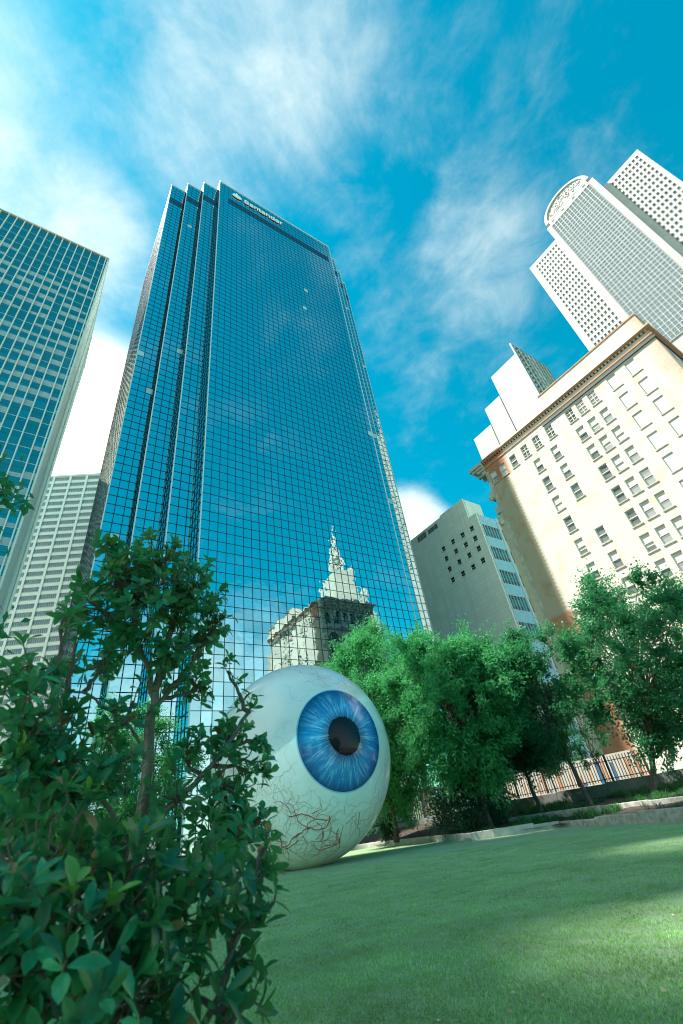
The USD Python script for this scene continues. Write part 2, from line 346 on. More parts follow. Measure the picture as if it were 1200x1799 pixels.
# edge of the lawn, anticlockwise from the near right to the far left
KERB = [(14.0, -14.0), (16.2, -3.0), (18.1, 8.2), (20.6, 13.2), (22.3, 16.1), (21.6, 17.0), (20.1, 18.2), (19.6, 19.2), (21.4, 24.0), (22.6, 30.0), (21.0, 36.5), (14.0, 39.0), (4.0, 38.0), (-10.0, 34.0)]
LAWN = Polygon(KERB + [(-26, 28), (-26, -14)])
lawn_pts, lawn_f = sheet(LAWN, 0.0)
part(None, 'lawn', (lawn_pts, lawn_f), M['turf'], kind='structure')
WALL = [(32.5, -16.0), (31.8, -4.0), (30.9, 7.0), (30.4, 14.4), (29.2, 20.5), (28.3, 24.6), (28.2, 33.0), (26.0, 40.5), (18.0, 44.0), (6.0, 43.5), (-10.0, 39.5)]


def ribbon(a, b, za, zb, n=60):
    def samp(p):
        p = np.array(p, float); s = np.r_[0, np.cumsum(np.linalg.norm(np.diff(p, axis=0), axis=1))]
        t = np.linspace(0, s[-1], n)
        return np.stack([np.interp(t, s, p[:, 0]), np.interp(t, s, p[:, 1])], 1)
    A, B = samp(a), samp(b)
    rows = 5
    v = np.array([[*(A[i] * (1 - k / rows) + B[i] * k / rows), za + (zb - za) * k / rows] for i in range(n) for k in range(rows + 1)])
    v[:, 2] += (meshkit.fbm(v * [0.6, 0.6, 0], 3) - 0.5) * 0.25 * np.tile(np.sin(np.linspace(0, np.pi, rows + 1)), n)
    f = []
    for i in range(n - 1):
        for k in range(rows):
            q = i * (rows + 1) + k
            f += [[q, q + rows + 1, q + rows + 2], [q, q + rows + 2, q + 1]]
    v_, f_ = np.array(v), np.array(f)
    nz = np.cross(v_[f_[:, 1]] - v_[f_[:, 0]], v_[f_[:, 2]] - v_[f_[:, 0]])[:, 2]
    if np.median(nz) < 0:
        f_ = f_[:, ::-1]
    return v_, f_


bed_v, bed_f = ribbon(KERB, WALL, 0.12, 0.86)
part(None, 'planting_bed', (bed_v, bed_f), M['soil'], kind='structure')


def bed_height(x, y):
    d = (bed_v[:, 0] - x) ** 2 + (bed_v[:, 1] - y) ** 2
    k = np.argsort(d)[:3]
    w = 1 / (d[k] + 0.01)
    return float((bed_v[k, 2] * w).sum() / w.sum())


def stone_row(t, name, line, w, z0, ztop, length, m, seed, gap=0.012, inward=1):
    """A row of separate kerb or wall blocks along a polyline."""
    rg = np.random.default_rng(seed)
    p = np.array(line, float)
    for a, b, zt0, zt1 in zip(p[:-1], p[1:], ztop[:-1], ztop[1:]):
        L = np.linalg.norm(b - a); k = max(1, int(round(L / length)))
        d = (b - a) / L; nrm = np.array([d[1], -d[0]]) * inward
        for i in range(k):
            s0, s1 = L * i / k + gap / 2, L * (i + 1) / k - gap / 2
            A, B = a + d * s0, a + d * s1
            zt = zt0 + (zt1 - zt0) * (i + 0.5) / k + rg.normal(0, 0.006)
            ww = w + rg.normal(0, 0.01); c = 0.02
            prof = [(0, z0), (ww, z0), (ww, zt - c), (ww - c, zt), (c, zt), (0, zt - c)]
            v = [(*(P + nrm * u), z) for P in (A, B) for u, z in prof]
            n = len(prof)
            f = []
            for j in range(n):
                f += [[j, (j + 1) % n, n + (j + 1) % n], [j, n + (j + 1) % n, n + j]]
            for j in range(1, n - 1):
                f += [[0, j + 1, j], [n, n + j, n + j + 1]]
            tmsh = trimesh.Trimesh(v, f, process=False); tmsh.fix_normals()
            part(t, name, tmsh, m)


t = thing('lawn_kerb', 'low pale stone kerb winding along the far edge of the green lawn', 'kerb')
stone_row(t, 'kerb_stone', KERB[4:], 0.32, -0.3, [0.16, 0.30, 0.32, 0.30, 0.28, 0.28, 0.27, 0.27, 0.27, 0.27], 1.9, M['kerb_stone'], 3, inward=1)
t = thing('rough_stone_edging', 'rough grey stone edging along the right rim of the lawn', 'kerb')
stone_row(t, 'kerb_stone', KERB[:5], 0.42, -0.3, [0.42, 0.42, 0.40, 0.26, 0.15], 2.3, M['kerb_rough'], 4, inward=1)
KERB2 = [(19.2, -12.0), (21.0, -2.0), (22.9, 9.6), (24.0, 15.0), (24.2, 18.0), (23.3, 19.9)]
t = thing('upper_kerb', 'second pale stone kerb higher up the planted slope under the street trees', 'kerb')
stone_row(t, 'kerb_stone', KERB2, 0.25, 0.0, [0.50, 0.50, 0.52, 0.58, 0.60, 0.56], 2.4, M['kerb_rough'], 5, inward=1)
t = thing('retaining_wall', 'dark grey concrete retaining wall of long panels above the planted slope', 'wall')
stone_row(t, 'wall_panel', WALL[:6], 0.3, 0.2, [1.62, 1.62, 1.58, 1.52, 1.42, 1.36], 2.9, M['wall_concrete'], 6, gap=0.03, inward=-1)
t = thing('low_back_wall', 'low dark concrete wall carrying the fence behind the eye sculpture', 'wall')
stone_row(t, 'wall_panel', WALL[5:], 0.3, 0.2, [1.36, 1.15, 1.1, 1.1, 1.1, 1.1], 3.2, M['wall_concrete'], 8, gap=0.03, inward=-1)
# street level beyond the walls
street = Polygon([(WALL[i][0] + 0.3, WALL[i][1]) for i in range(len(WALL))] + [(-10, 64), (61, 64), (61, -16)])
part(None, 'street_pavement', sheet(street.buffer(0), 0.75), M['paving'], kind='structure')

NOTCH_A, NOTCH_B = (4.8, 6.5, -1.9), (11.9, 13.1, -5.3)      # low parts of the added unseen block, cut to let sun patches through
# ------------------------------------------------------------------ the blue glass tower
PITCH_X, XL, NC = 1.586, 19.8, 29
XR = XL + PITCH_X * NC
TOP, Z0, NR = 197.3, 1.26, 99
PZ = (TOP - Z0) / NR
YF = 65.5
WX, WY = 3 * PITCH_X, 2 * PITCH_X
YB = 116.0
t = thing('glass_tower', 'tall blue mirror glass skyscraper with stepped corners in the middle', 'skyscraper')
core = unary_union([sbox(XL + 0.2 - WX * k, YF + 0.2 + WY * k, XR - 0.2 + WX * k, YB) for k in range(4)])
cm = trimesh.creation.extrude_polygon(core, TOP - 0.4, engine='earcut')
part(t, 'core', cm, M['tower_core'])
cop = MB()
roof = unary_union([sbox(XL - 0.12 - WX * k, YF - 0.12 + WY * k, XR + 0.12 + WX * k, YB + 0.2) for k in range(4)])
rim = roof.difference(unary_union([sbox(XL + 0.5 - WX * k, YF + 0.5 + WY * k, XR - 0.5 + WX * k, YB - 0.5) for k in range(4)]))
rm = trimesh.creation.extrude_polygon(rim, 0.7, engine='earcut'); rm.apply_translation([0, 0, TOP - 0.02])
part(t, 'roof_coping', rm, M['pale_metal'])
corner = MB()
for k in range(4):
    corner.box(XL - WX * k - 0.10, XL - WX * k + 0.10, YF + WY * k - 0.09, YF + WY * k + 0.09, Z0, TOP - 0.03)
    corner.box(XR + WX * k - 0.10, XR + WX * k + 0.10, YF + WY * k - 0.09, YF + WY * k + 0.09, Z0, TOP - 0.03)
part(t, 'corner_trim', corner, M['pale_metal'])
panes_small, n_pane = MB(), 0
rg = np.random.default_rng(5)
band_rows = [r for r in range(NR) if 184.3 < Z0 + PZ * (r + 0.5) < 188.2]


def pane_quad(o, u, nrm, w, z0, z1):
    """One pane as a thin slab, set a hair out of true so reflections break from pane to pane."""
    a, b = rg.normal(0, 0.0020, 2)
    o = np.asarray(o, float); u = np.asarray(u, float); nrm = np.asarray(nrm, float)
    v = []
    for d in (-0.03, 0.0):
        for (s, zz) in ((0.05, z0), (w - 0.05, z0), (w - 0.05, z1), (0.05, z1)):
            off = d + (s - w / 2) * a + (zz - (z0 + z1) / 2) * b
            v.append(o + u * s + nrm * off + np.array([0, 0, zz]))
    f = [[4, 5, 6], [4, 6, 7], [0, 4, 7], [0, 7, 3], [1, 2, 6], [1, 6, 5], [3, 7, 6], [3, 6, 2], [0, 1, 5], [0, 5, 4]]
    if np.cross(u, [0, 0, 1.0]) @ nrm < 0:
        f = [q[::-1] for q in f]
    return np.array(v), np.array(f)


def curtain(o, u, nrm, cols, single_rows=(), skip=()):
    global n_pane
    for r in range(NR):
        for c in range(cols):
            if (r, c) in skip:
                continue
            q = pane_quad(np.asarray(o, float) + np.asarray(u, float) * PITCH_X * c, u, nrm, PITCH_X, Z0 + PZ * r + 0.05, Z0 + PZ * (r + 1) - 0.05)
            if not single_rows and cols == 3 and rg.random() < 0.012 or single_rows and rg.random() < 0.0015:
                part(t, 'pale_pane', q, M['pane_pale'], 'pane with a pale blind drawn behind it')
            elif r in single_rows and n_pane < 300:
                part(t, 'glass_pane', q, M['tower_glass']); n_pane += 1
            else:
                panes_small.add(*q)


skip = {(r, c) for r in band_rows for c in range(2, 28)}
curtain((XL, YF, 0), (1, 0, 0), (0, -1, 0), NC, single_rows=range(6, 17), skip=skip)
lb = MB()
lb.box(XL + 2 * PITCH_X, XL + 28 * PITCH_X, YF + 0.02, YF + 0.12, Z0 + PZ * band_rows[0], Z0 + PZ * (band_rows[-1] + 1))
wskip = {(r, c) for r in band_rows for c in range(3)}
for k in (1, 2, 3):
    for x0 in (XL - WX * k, XR + WX * (k - 1)):
        curtain((x0, YF + WY * k, 0), (1, 0, 0), (0, -1, 0), 3, skip=wskip)
        lb.box(x0 + 0.1, x0 + WX - 0.1, YF + WY * k + 0.02, YF + WY * k + 0.12, Z0 + PZ * band_rows[0], Z0 + PZ * (band_rows[-1] + 1))
part(t, 'louvre_band', lb, M['louvre'])
for k in (0, 1, 2):
    curtain((XL - WX * k, YF + WY * k, 0), (0, 1, 0), (-1, 0, 0), 2)
curtain((XL - WX * 3, YF + WY * 3, 0), (0, 1, 0), (-1, 0, 0), 25)
part(t, 'upper_panes', panes_small, M['tower_glass'], 'blue mirror panes of the upper floors and the stepped corners', kind='stuff')
for c in range(1, NC):
    x = XL + PITCH_X * c
    part(t, 'mullion', boxmesh(x - 0.042, x + 0.042, YF - 0.06, YF - 0.008, Z0, TOP - 0.03), M['tower_mullion'])
for r in range(NR):
    z = Z0 + PZ * r
    part(t, 'transom', boxmesh(XL + 0.1, XR - 0.1, YF - 0.055, YF - 0.01, z - 0.038, z + 0.038), M['tower_mullion'])
sm = MB()
for k in (1, 2, 3):
    for x0 in (XL - WX * k, XR + WX * (k - 1)):
        y = YF + WY * k
        for c in range(0, 4):
            sm.box(x0 + PITCH_X * c - 0.065, x0 + PITCH_X * c + 0.065, y - 0.08, y - 0.008, Z0, TOP - 0.04)
        for r in range(NR):
            z = Z0 + PZ * r
            sm.box(x0 + 0.02, x0 + WX - 0.02, y - 0.055, y - 0.01, z - 0.06, z + 0.06)
for k in (0, 1, 2, 3):
    x, n = XL - WX * k, (25 if k == 3 else 2)
    for c in range(1, n + 1):
        y = YF + WY * k + PITCH_X * c
        sm.box(x - (0.03 if k == 3 else 0.08), x - 0.008, y - 0.065, y + 0.065, Z0, TOP - 0.05)
    for r in range(NR):
        z = Z0 + PZ * r
        sm.box(x - (0.025 if k == 3 else 0.055), x - 0.01, YF + WY * k + 0.1, YF + WY * k + PITCH_X * n, z - 0.06, z + 0.06)
part(t, 'corner_mullions', sm, M['tower_mullion'], kind='stuff')
part(t, 'plinth', boxmesh(XL - WX * 3 - 0.3, XR + WX * 3 + 0.3, YF - 0.5, YB, -0.3, Z0 - 0.05), M['tower_mullion'])

# the rooftop sign on the glass tower
sg = thing('rooftop_sign', 'white raised lettering and flame emblem near the roof edge of the glass skyscraper', 'sign')
full = meshkit.text_mesh('Santander', 2.55, 0.22, bold=True)
xw = full.bounds[1][0] - full.bounds[0][0]
sx = 15.4 / xw
cur = 0.0
prefix = ''
for ch in 'Santander':
    pre = meshkit.text_mesh(prefix + ch, 2.55, 0.22, bold=True).bounds[1][0]
    lm = meshkit.text_mesh(ch, 2.55, 0.22, bold=True)
    wch = lm.bounds[1][0] - lm.bounds[0][0]
    v = np.array(lm.vertices)
    x = (v[:, 0] - lm.bounds[0][0] + pre - wch) * sx + 28.6
    vv = np.stack([x, YF - 0.25 - v[:, 2], v[:, 1] + 190.75], 1)
    let = part(sg, 'letter', (vv, lm.faces[:, :]), M['sign_white'])
    ret = vv.copy(); ret[:, 1] = np.where(v[:, 2] > 0.1, YF - 0.255, YF - 0.05); 
    part(let, 'letter_side', (ret, lm.faces), M['sign_edge'])
    prefix += ch


def flame(cx, cz, s, lean):
    a = np.linspace(0, 1, 14)
    l = [(cx + s * (-0.42 * math.sin(math.pi * q) * (1 - 0.55 * q) + lean * q * q), cz + s * 1.35 * q) for q in a]
    r = [(cx + s * (0.42 * math.sin(math.pi * q) * (1 - 0.75 * q) + lean * q * q), cz + s * 1.35 * q) for q in a[::-1]]
    return Polygon(l + r).buffer(0)


ell = Polygon([(26.1 + 1.75 * math.cos(q), 191.9 + 0.95 * math.sin(q)) for q in np.linspace(0, 2 * math.pi, 40)])
fl = unary_union([flame(26.1, 191.7, 2.1, -0.12), flame(25.2, 191.7, 1.35, -0.18), flame(27.05, 191.7, 1.35, 0.05)])
cut = unary_union([Polygon([(26.1 + dx + 0.22 * math.sin(q * 5), 191.6 + q * 1.2) for q in np.linspace(0, 1, 8)] + [(26.24 + dx + 0.22 * math.sin(q * 5), 191.6 + q * 1.2) for q in np.linspace(1, 0, 8)]).buffer(0) for dx in (-0.62, 0.55)])
emb = unary_union([ell, fl]).difference(cut)
em = part(sg, 'emblem', wall_y(emb, YF - 0.47, YF - 0.25), M['sign_white'])
part(em, 'emblem_side', wall_y(emb.buffer(0.02), YF - 0.245, YF - 0.05), M['sign_edge'])

# ------------------------------------------------------------------ the dark glass tower at the left
LX, LY, LTOP = -6.26, 85.0, 149.4
t = thing('striped_office_tower', 'dark glass office tower with white vertical fins at the left edge', 'skyscraper')
LXL = -50.0
part(t, 'core', boxmesh(LXL, LX - 0.35, LY + 0.35, LY + 44, 0, LTOP - 0.3), M['tower_core'])
part(t, 'side_wall', boxmesh(LX - 0.35, LX, LY + 0.02, LY + 44, 0, LTOP), M['left_concrete'])
jt = MB()
for r in range(1, 40):
    jt.box(LX - 0.02, LX + 0.012, LY + 0.05, LY + 43.9, r * 3.72 - 0.03, r * 3.72 + 0.03)
part(t, 'wall_joints', jt, M['pale_metal'], kind='stuff')
for s in range(1, 3):
    part(t, 'wall_rib', boxmesh(LX, LX + 0.25, LY + 44 * s / 3 - 0.2, LY + 44 * s / 3 + 0.2, 0, LTOP - 0.1), M['left_concrete'])
part(t, 'roof_edge', boxmesh(LXL, LX + 0.1, LY - 0.35, LY + 44.1, LTOP, LTOP + 0.45), M['fin_white'])
rg2 = np.random.default_rng(21)
fins = [-7.0, -8.6, -10.9] + [-10.9 - 1.83 * k for k in range(1, 22)]
fins = [x for x in fins if x > LXL]
fl_h = 3.72
nfl = int(LTOP / fl_h)
few, npn = MB(), 0
blind, slabs = MB(), MB()
edges = [LX] + fins
for k in range(len(edges) - 1):
    xr, xl = edges[k] - 0.1, edges[k + 1] + 0.1
    run = 0
    for r in range(nfl):
        z = LTOP - 0.2 - fl_h * (r + 1)
        top_band = r < 3
        slabs.box(xl - 0.1, xr + 0.1, LY + 0.12, LY + 0.3, z - 0.05, z + 0.12)
        g = meshkit.noise(np.array([k * 0.30 + 4, r * 0.9, 2.0]), 3)
        h = 0 if top_band else (1.45 if g > 0.52 else (0.75 if g > 0.36 else 0))
        if rg2.random() < 0.08:
            h = 0.0
        if h:
            blind.box(xl, xr, LY + 0.06, LY + 0.2, z + 0.12, z + 0.12 + h)
        bx = MB().box(xl, xr, LY + 0.08, LY + 0.2, z + 0.13 + h, z + fl_h * 0.62)
        bx2 = MB().box(xl, xr, LY + 0.08, LY + 0.2, z + fl_h * 0.62 + 0.06, z + fl_h - 0.06)
        for b in (bx, bx2):
            if npn < 300 and 8 < r < 34 and xl > -22 and b is bx:
                part(t, 'glass_pane', b, M['left_glass']); npn += 1
            else:
                few.add(*b.arrays())
part(t, 'small_panes', few, M['left_glass'], kind='stuff')
part(t, 'window_blinds', blind, M['left_blind'], 'pale blinds and panels behind the lower half of the glass', kind='stuff')
part(t, 'floor_slabs', slabs, M['pale_metal'], kind='stuff')
for x in fins:
    part(t, 'fin', boxmesh(x - 0.11, x + 0.11, LY - 0.3, LY + 0.3, 0, LTOP - 0.02), M['fin_white'])

# ------------------------------------------------------------------ pale tower between the two
PH, PF = 160.5, 3.73
t = thing('pale_office_tower', 'pale cream office tower with long rows of small windows, hazy between two glass towers', 'skyscraper', (11.7, 199.6, 0), 151.1)
# local x runs from the right corner to the left, local -y... the visible face is y = 0
PW = 58.0
part(t, 'wall', boxmesh(0, PW, -30, -0.5, 0, PH), M['pale_wall'])
bay, n3 = 7.6, 0
strips, bars = MB(), MB()
for b in range(8):
    x0 = 1.1 + b * bay
    if x0 + bay - 1.2 > PW:
        break
    part(t, 'pilaster', boxmesh(x0 - 1.1, x0 - 0.1, -0.5, 0.25, 0, PH), M['pale_wall'])
for r in range(int(PH / PF)):
    z = PH - PF * (r + 1)
    part(t, 'spandrel', boxmesh(0, PW, -0.5, 0.0, z - 0.1, z + 1.15), M['pale_wall'])
    part(t, 'sill_band', boxmesh(0, PW, -0.5, 0.12, z + 1.16, z + 1.34), M['white_stone'])
    for b in range(7):
        x0 = 1.0 + b * bay
        bx = MB().box(x0, x0 + bay - 1.2, -0.42, -0.3, z + 1.36, z + PF - 0.42)
        if n3 < 300 and b < 7:
            w = part(t, 'window_strip', bx, M['pale_window']); n3 += 1
        for k in range(1, 8):
            xm = x0 + (bay - 1.2) * k / 8
            bars.box(xm - 0.09, xm + 0.09, -0.4, -0.12, z + 1.36, z + PF - 0.4)
    part(t, 'lintel', boxmesh(0, PW, -0.5, -0.02, z + PF - 0.4, z + PF - 0.12), M['pale_wall'])
part(t, 'window_bars', bars, M['white_stone'], kind='stuff')
part(t, 'parapet', boxmesh(-0.2, PW, -30, 0.3, PH, PH + 1.0), M['pale_wall'])

# ------------------------------------------------------------------ beige blank-walled building
CX, CY = 98.0, 64.34
t = thing('blank_walled_building', 'beige building with blank side wall, small square windows and turquoise glazed front', 'building')
wins = [(y * 1.6333, z) for y, z in ((41.22, 67.0), (41.22, 63.6), (41.22, 60.3), (41.22, 56.5), (43.48, 67.0), (43.48, 63.7), (43.48, 60.2), (43.48, 56.4), (45.95, 67.1), (45.95, 63.8), (45.95, 60.2), (45.95, 56.4), (48.5, 67.0), (48.5, 63.6), (48.5, 60.0), (48.5, 56.5))]
louv = [(84.2, 88.6, 74.4, 76.5), (78.9, 83.5, 74.5, 76.2)]
prof = Polygon([(CY, 0), (118, 0), (118, 77.2), (77.0, 77.2), (77.0, 77.7), (67.1, 77.7), (67.1, 70.6), (CY, 70.6)])
holes = unary_union([sbox(y - 0.75, z - 0.8, y + 0.75, z + 0.8) for y, z in wins] + [sbox(a, c, b, d) for a, b, c, d in louv])
part(t, 'blank_wall', wall_x(prof.difference(holes), CX, CX + 0.5), M['cream_panel'])
part(t, 'core', boxmesh(CX + 0.75, CX + 22, CY + 0.3, 118, 0, 70.3), M['cream_panel'])
part(t, 'penthouse', boxmesh(CX + 0.75, CX + 8.0, 67.1, 118, 70.3, 77.5), M['cream_panel'])
for y, z in wins:
    w = part(t, 'window', boxmesh(CX + 0.3, CX + 0.4, y - 0.75, y + 0.75, z - 0.8, z + 0.8), M['cream_window'])
    part(w, 'sash_bar', boxmesh(CX + 0.24, CX + 0.295, y - 0.75, y + 0.75, z - 0.04, z + 0.04), M['cream_trim'])
    part(w, 'sill', boxmesh(CX - 0.12, CX + 0.29, y - 0.85, y + 0.85, z - 0.93, z - 0.803), M['cream_trim'])
for a, b, c, d in louv:
    w = part(t, 'louvre', boxmesh(CX + 0.35, CX + 0.4, a, b, c, d), M['dark_joint'])
    for k in range(7):
        zz = c + (d - c) * (k + 0.5) / 7
        part(w, 'blade', boxmesh(CX + 0.15, CX + 0.345, a + 0.02, b - 0.02, zz - 0.05, zz + 0.05), M['left_blind'])
    for k in (1, 2):
        yy = a + (b - a) * k / 3
        part(w, 'post', boxmesh(CX + 0.05, CX + 0.14, yy - 0.08, yy + 0.08, c, d), M['left_blind'])
pg = 7.3
for xb0, xb1, nc in ((98.75, 106.1, 6), (107.1, 114.0, 6)):
    for k in range(9):
        ztop = 66.9 - pg * k
        part(t, 'spandrel', boxmesh(xb0, xb1, CY - 0.06, CY + 0.28, ztop + 0.06, ztop + pg - 3.86), M['blue_spandrel'])
        for r in range(4):
            for c in range(nc):
                w = (xb1 - xb0) / nc
                z1 = ztop - 0.95 * r
                mm = M['blue_dark'] if r in (0, 3) and rg.random() < 0.85 else M['blue_glass']
                part(t, 'window', boxmesh(xb0 + w * c + 0.05, xb0 + w * (c + 1) - 0.05, CY + 0.05, CY + 0.15, z1 - 0.88, z1 - 0.02), mm)
    for c in range(13):
        pass
    grid = MB()
    for c in range(nc + 1):
        x = xb0 + (xb1 - xb0) * c / nc
        grid.box(x - 0.05, x + 0.05, CY - 0.12, CY + 0.2, 1, 70.3)
    part(t, 'mullions', grid, M['cream_trim'])
for x0, x1 in ((98.5, 98.72), (106.2, 107.0), (114.1, 114.5)):
    part(t, 'white_pier', boxmesh(x0, x1, CY - 0.35, CY + 0.28, 0, 70.6), M['cream_trim'])

# ------------------------------------------------------------------ the white vaulted tower
VX = 172.0
t = thing('vaulted_white_tower', 'white stone skyscraper with an arched top over its glazed centre, highest at upper right', 'skyscraper')
WT = 225.5
part(t, 'wing_core', boxmesh(VX + 0.6, VX + 45, -25.8, 32.5, 0, WT - 0.2), M['white_stone'])
n4 = 0
wrest = MB()
for (ya, yb, ys, n) in ((16.2, 32.5, 17.0, 8), (-25.8, -9.4, -24.6, 8)):
    pitch = 1.62
    yw = ys + n * pitch
    lo, hi = min(ya, yb), max(ya, yb)
    part(t, 'wing_edge', boxmesh(VX, VX + 0.6, lo, ys + 0.35, 0, WT), M['white_stone'])
    part(t, 'wing_edge', boxmesh(VX, VX + 0.6, yw - 0.35, hi, 0, WT), M['white_stone'])
    zb = [221.0 - 3.35 * k for k in range(0, 26)]
    part(t, 'wing_parapet', boxmesh(VX, VX + 0.6, ys + 0.35, yw - 0.35, 222.6, WT), M['white_stone'])
    part(t, 'shadow_band', boxmesh(VX + 0.25, VX + 0.6, ys + 0.35, yw - 0.35, 192.6, 193.4), M['dark_joint'])  # dark mechanical floor across the wing, in its own colour
    for k in range(n - 1):
        yy = ys + pitch * (k + 1)
        part(t, 'pier', boxmesh(VX - 0.003, VX + 0.6, yy - 0.36, yy + 0.36, 120, 222.58), M['white_stone'])
    for z in [222.6 - 3.3 * k for k in range(31)]:
        if 191.2 < z - 2.0 < 193.4:
            z -= 0.0
        part(t, 'spandrel', boxmesh(VX + 0.003, VX + 0.6, ys + 0.36, yw - 0.36, z - 3.3, z - 1.9), M['white_stone'])
        for k in range(n):
            y0 = ys + pitch * k + 0.36; y1 = ys + pitch * (k + 1) - 0.36
            bx = MB().box(VX + 0.32, VX + 0.45, y0, y1, z - 1.89, z - 0.01)
            if n4 < 300 and (z > 160):
                part(t, 'window', bx, M['com_window']); n4 += 1
            else:
                wrest.add(*bx.arrays())
part(t, 'small_windows', wrest, M['com_window'], kind='stuff')
# projecting glazed centre with white frame
PX = VX - 4.0
part(t, 'centre_core', boxmesh(PX + 0.5, VX + 40, -9.3, 16.1, 0, 231.0), M['white_stone'])
for a, b in ((-9.3, -6.9), (13.8, 16.1)):
    part(t, 'centre_frame', boxmesh(PX, PX + 0.5, a, b, 0, 231.2), M['white_stone'])
part(t, 'centre_frame', boxmesh(PX, PX + 0.5, -6.9, 13.8, 229.6, 233.4), M['white_stone'])
arch = Polygon([(3.45 + 11.9 * math.cos(q), 233.4 + 11.4 * math.sin(q)) for q in np.linspace(0, math.pi, 40)])
archi = Polygon([(3.45 + 10.2 * math.cos(q), 234.6 + 9.0 * math.sin(q)) for q in np.linspace(0, math.pi, 40)])
part(t, 'vault', wall_x(arch.difference(archi), PX - 0.1, VX + 40), M['white_stone'])
pan = part(t, 'arch_panel', wall_x(archi, PX + 0.5, PX + 0.8), M['white_stone'])
rr = np.random.default_rng(2)
lat = MB()
for _ in range(170):
    q = rr.uniform(0.02, math.pi - 0.02); s = math.sqrt(rr.random()) * 0.92
    y, z = 3.45 + 10.2 * s * math.cos(q), 234.9 + 8.8 * s * math.sin(q)
    lat.box(PX + 0.42, PX + 0.49, y - 0.22, y + 0.22, z - 0.2, z + 0.2)
part(pan, 'perforations', lat, M['dark_joint'], kind='stuff')
for y in (-5.0, 0.6, 6.4, 12.0):
    part(t, 'vent', boxmesh(PX - 0.02, PX + 0.3, y - 0.7, y + 0.7, 231.2, 232.4), M['dark_joint'])
ng, zlow = 13, 130
wg = 20.7 / ng
gr = MB()
for c in range(ng):
    y0 = -6.9 + wg * c
    for r in range(50):
        z = 229.6 - 2.0 * (r + 1)
        bx = MB().box(PX + 0.25, PX + 0.4, y0 + 0.14, y0 + wg - 0.14, z + 0.1, z + 1.9)
        gr.add(*bx.arrays())
part(t, 'centre_glass', gr, M['com_glass'], kind='stuff')
for c in range(ng + 1):
    y0 = -6.9 + wg * c
    part(t, 'centre_mullion', boxmesh(PX, PX + 0.5, y0 - 0.14, y0 + 0.14, zlow, 229.6), M['white_stone'])
for r in range(50):
    z = 229.6 - 2.0 * (r + 1)
    h = 0.16 if r % 2 else 0.08
    part(t, 'centre_transom', boxmesh(PX + 0.1, PX + 0.5, -6.85, 13.75, z - h, z + h), M['white_stone'])

# ------------------------------------------------------------------ white stepped slabs
t = thing('stepped_white_building', 'white windowless building of three stepped slabs with a dark glass end wall', 'building')
SX = 125.0
part(t, 'low_slab', boxmesh(SX, SX + 20, 62.9, 71.5, 0, 117.6), M['slab_white'])
part(t, 'middle_slab', boxmesh(SX, SX + 20, 55.3, 62.5, 0, 125.6), M['slab_white'])
part(t, 'tall_slab', boxmesh(SX, SX + 20, 43.2, 54.9, 0, 136.0), M['slab_white'])
part(t, 'joint', boxmesh(SX + 0.6, SX + 20, 62.5, 62.9, 0, 117.0), M['dark_joint'])
part(t, 'joint', boxmesh(SX + 0.6, SX + 20, 54.9, 55.3, 0, 125.0), M['dark_joint'])
part(t, 'end_pier', boxmesh(SX - 0.15, SX + 0.6, 42.6, 43.15, 0, 142.0), M['slab_white'])
GX1 = SX + 22.0
part(t, 'end_core', boxmesh(SX + 0.6, GX1, 42.7, 43.2, 0, 141.6), M['tower_core'])
for c in range(8):
    x0 = SX + 0.65 + (GX1 - SX - 0.7) / 8 * c; x1 = x0 + (GX1 - SX - 0.7) / 8
    for r in range(14):
        part(t, 'glass_pane', boxmesh(x0 + 0.12, x1 - 0.12, 42.5, 42.65, 141.3 - 3.6 * (r + 1) + 0.1, 141.3 - 3.6 * r - 0.1), M['slab_glass'])
    part(t, 'mullion', boxmesh(x1 - 0.11, x1 + 0.11, 42.4, 42.6, 80, 141.4), M['bronze'])
for r in range(15):
    part(t, 'transom', boxmesh(SX + 0.7, GX1 - 0.15, 42.44, 42.6, 141.3 - 3.6 * r - 0.09, 141.3 - 3.6 * r + 0.09), M['bronze'])

# ------------------------------------------------------------------ old brick building with the sunlit side wall
BX, BY0, BY1, BXB = 61.68, 4.5, 35.5, 78.3
BTOP = 50.4
t = thing('old_brick_building', 'old cream brick building with sunlit side wall and ornate stone front corner', 'building')
four = [(y, 48.8) for y in (14.7, 16.7, 18.6, 22.4, 25.0, 27.4)]
sash = [(29.9, 48.7), (32.3, 48.6), (34.35, 48.6)]
for z in (44.9, 41.1, 37.25):
    sash += [(26.4, z), (23.1, z)]
for z in (33.35, 29.5, 25.6, 21.8, 18.0):
    sash += [(26.2, z), (22.9, z)]
sash.remove((22.9, 33.35))
for z in (44.85, 41.1, 37.3, 33.35, 29.5, 25.65, 21.9, 18.0):
    sash += [(18.5, z), (16.5, z), (14.5, z)]
blank = [(y, z) for z in (48.8, 44.85, 41.0, 37.1, 33.3, 29.4) for y in (11.4, 8.55)]
ops = [(y, z, 0.62, 1.22) for y, z in four + sash] + [(y, z, 0.66, 1.25) for y, z in blank]
small = [(21.2, 2.9, 0.6, 0.5), (24.6, 2.7, 0.6, 0.45)]
hol = unary_union([sbox(y - a, z - b, y + a, z + b) for y, z, a, b in ops + small])
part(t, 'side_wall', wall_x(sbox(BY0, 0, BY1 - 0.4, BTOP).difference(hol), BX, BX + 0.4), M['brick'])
part(t, 'core', boxmesh(BX + 0.75, BXB, BY0 + 0.4, BY1 - 0.4, 0, BTOP), M['orange_brick'])
part(t, 'street_wall', boxmesh(BX + 0.4, BXB, BY0, BY0 + 0.4, 0, BTOP), M['brick'])
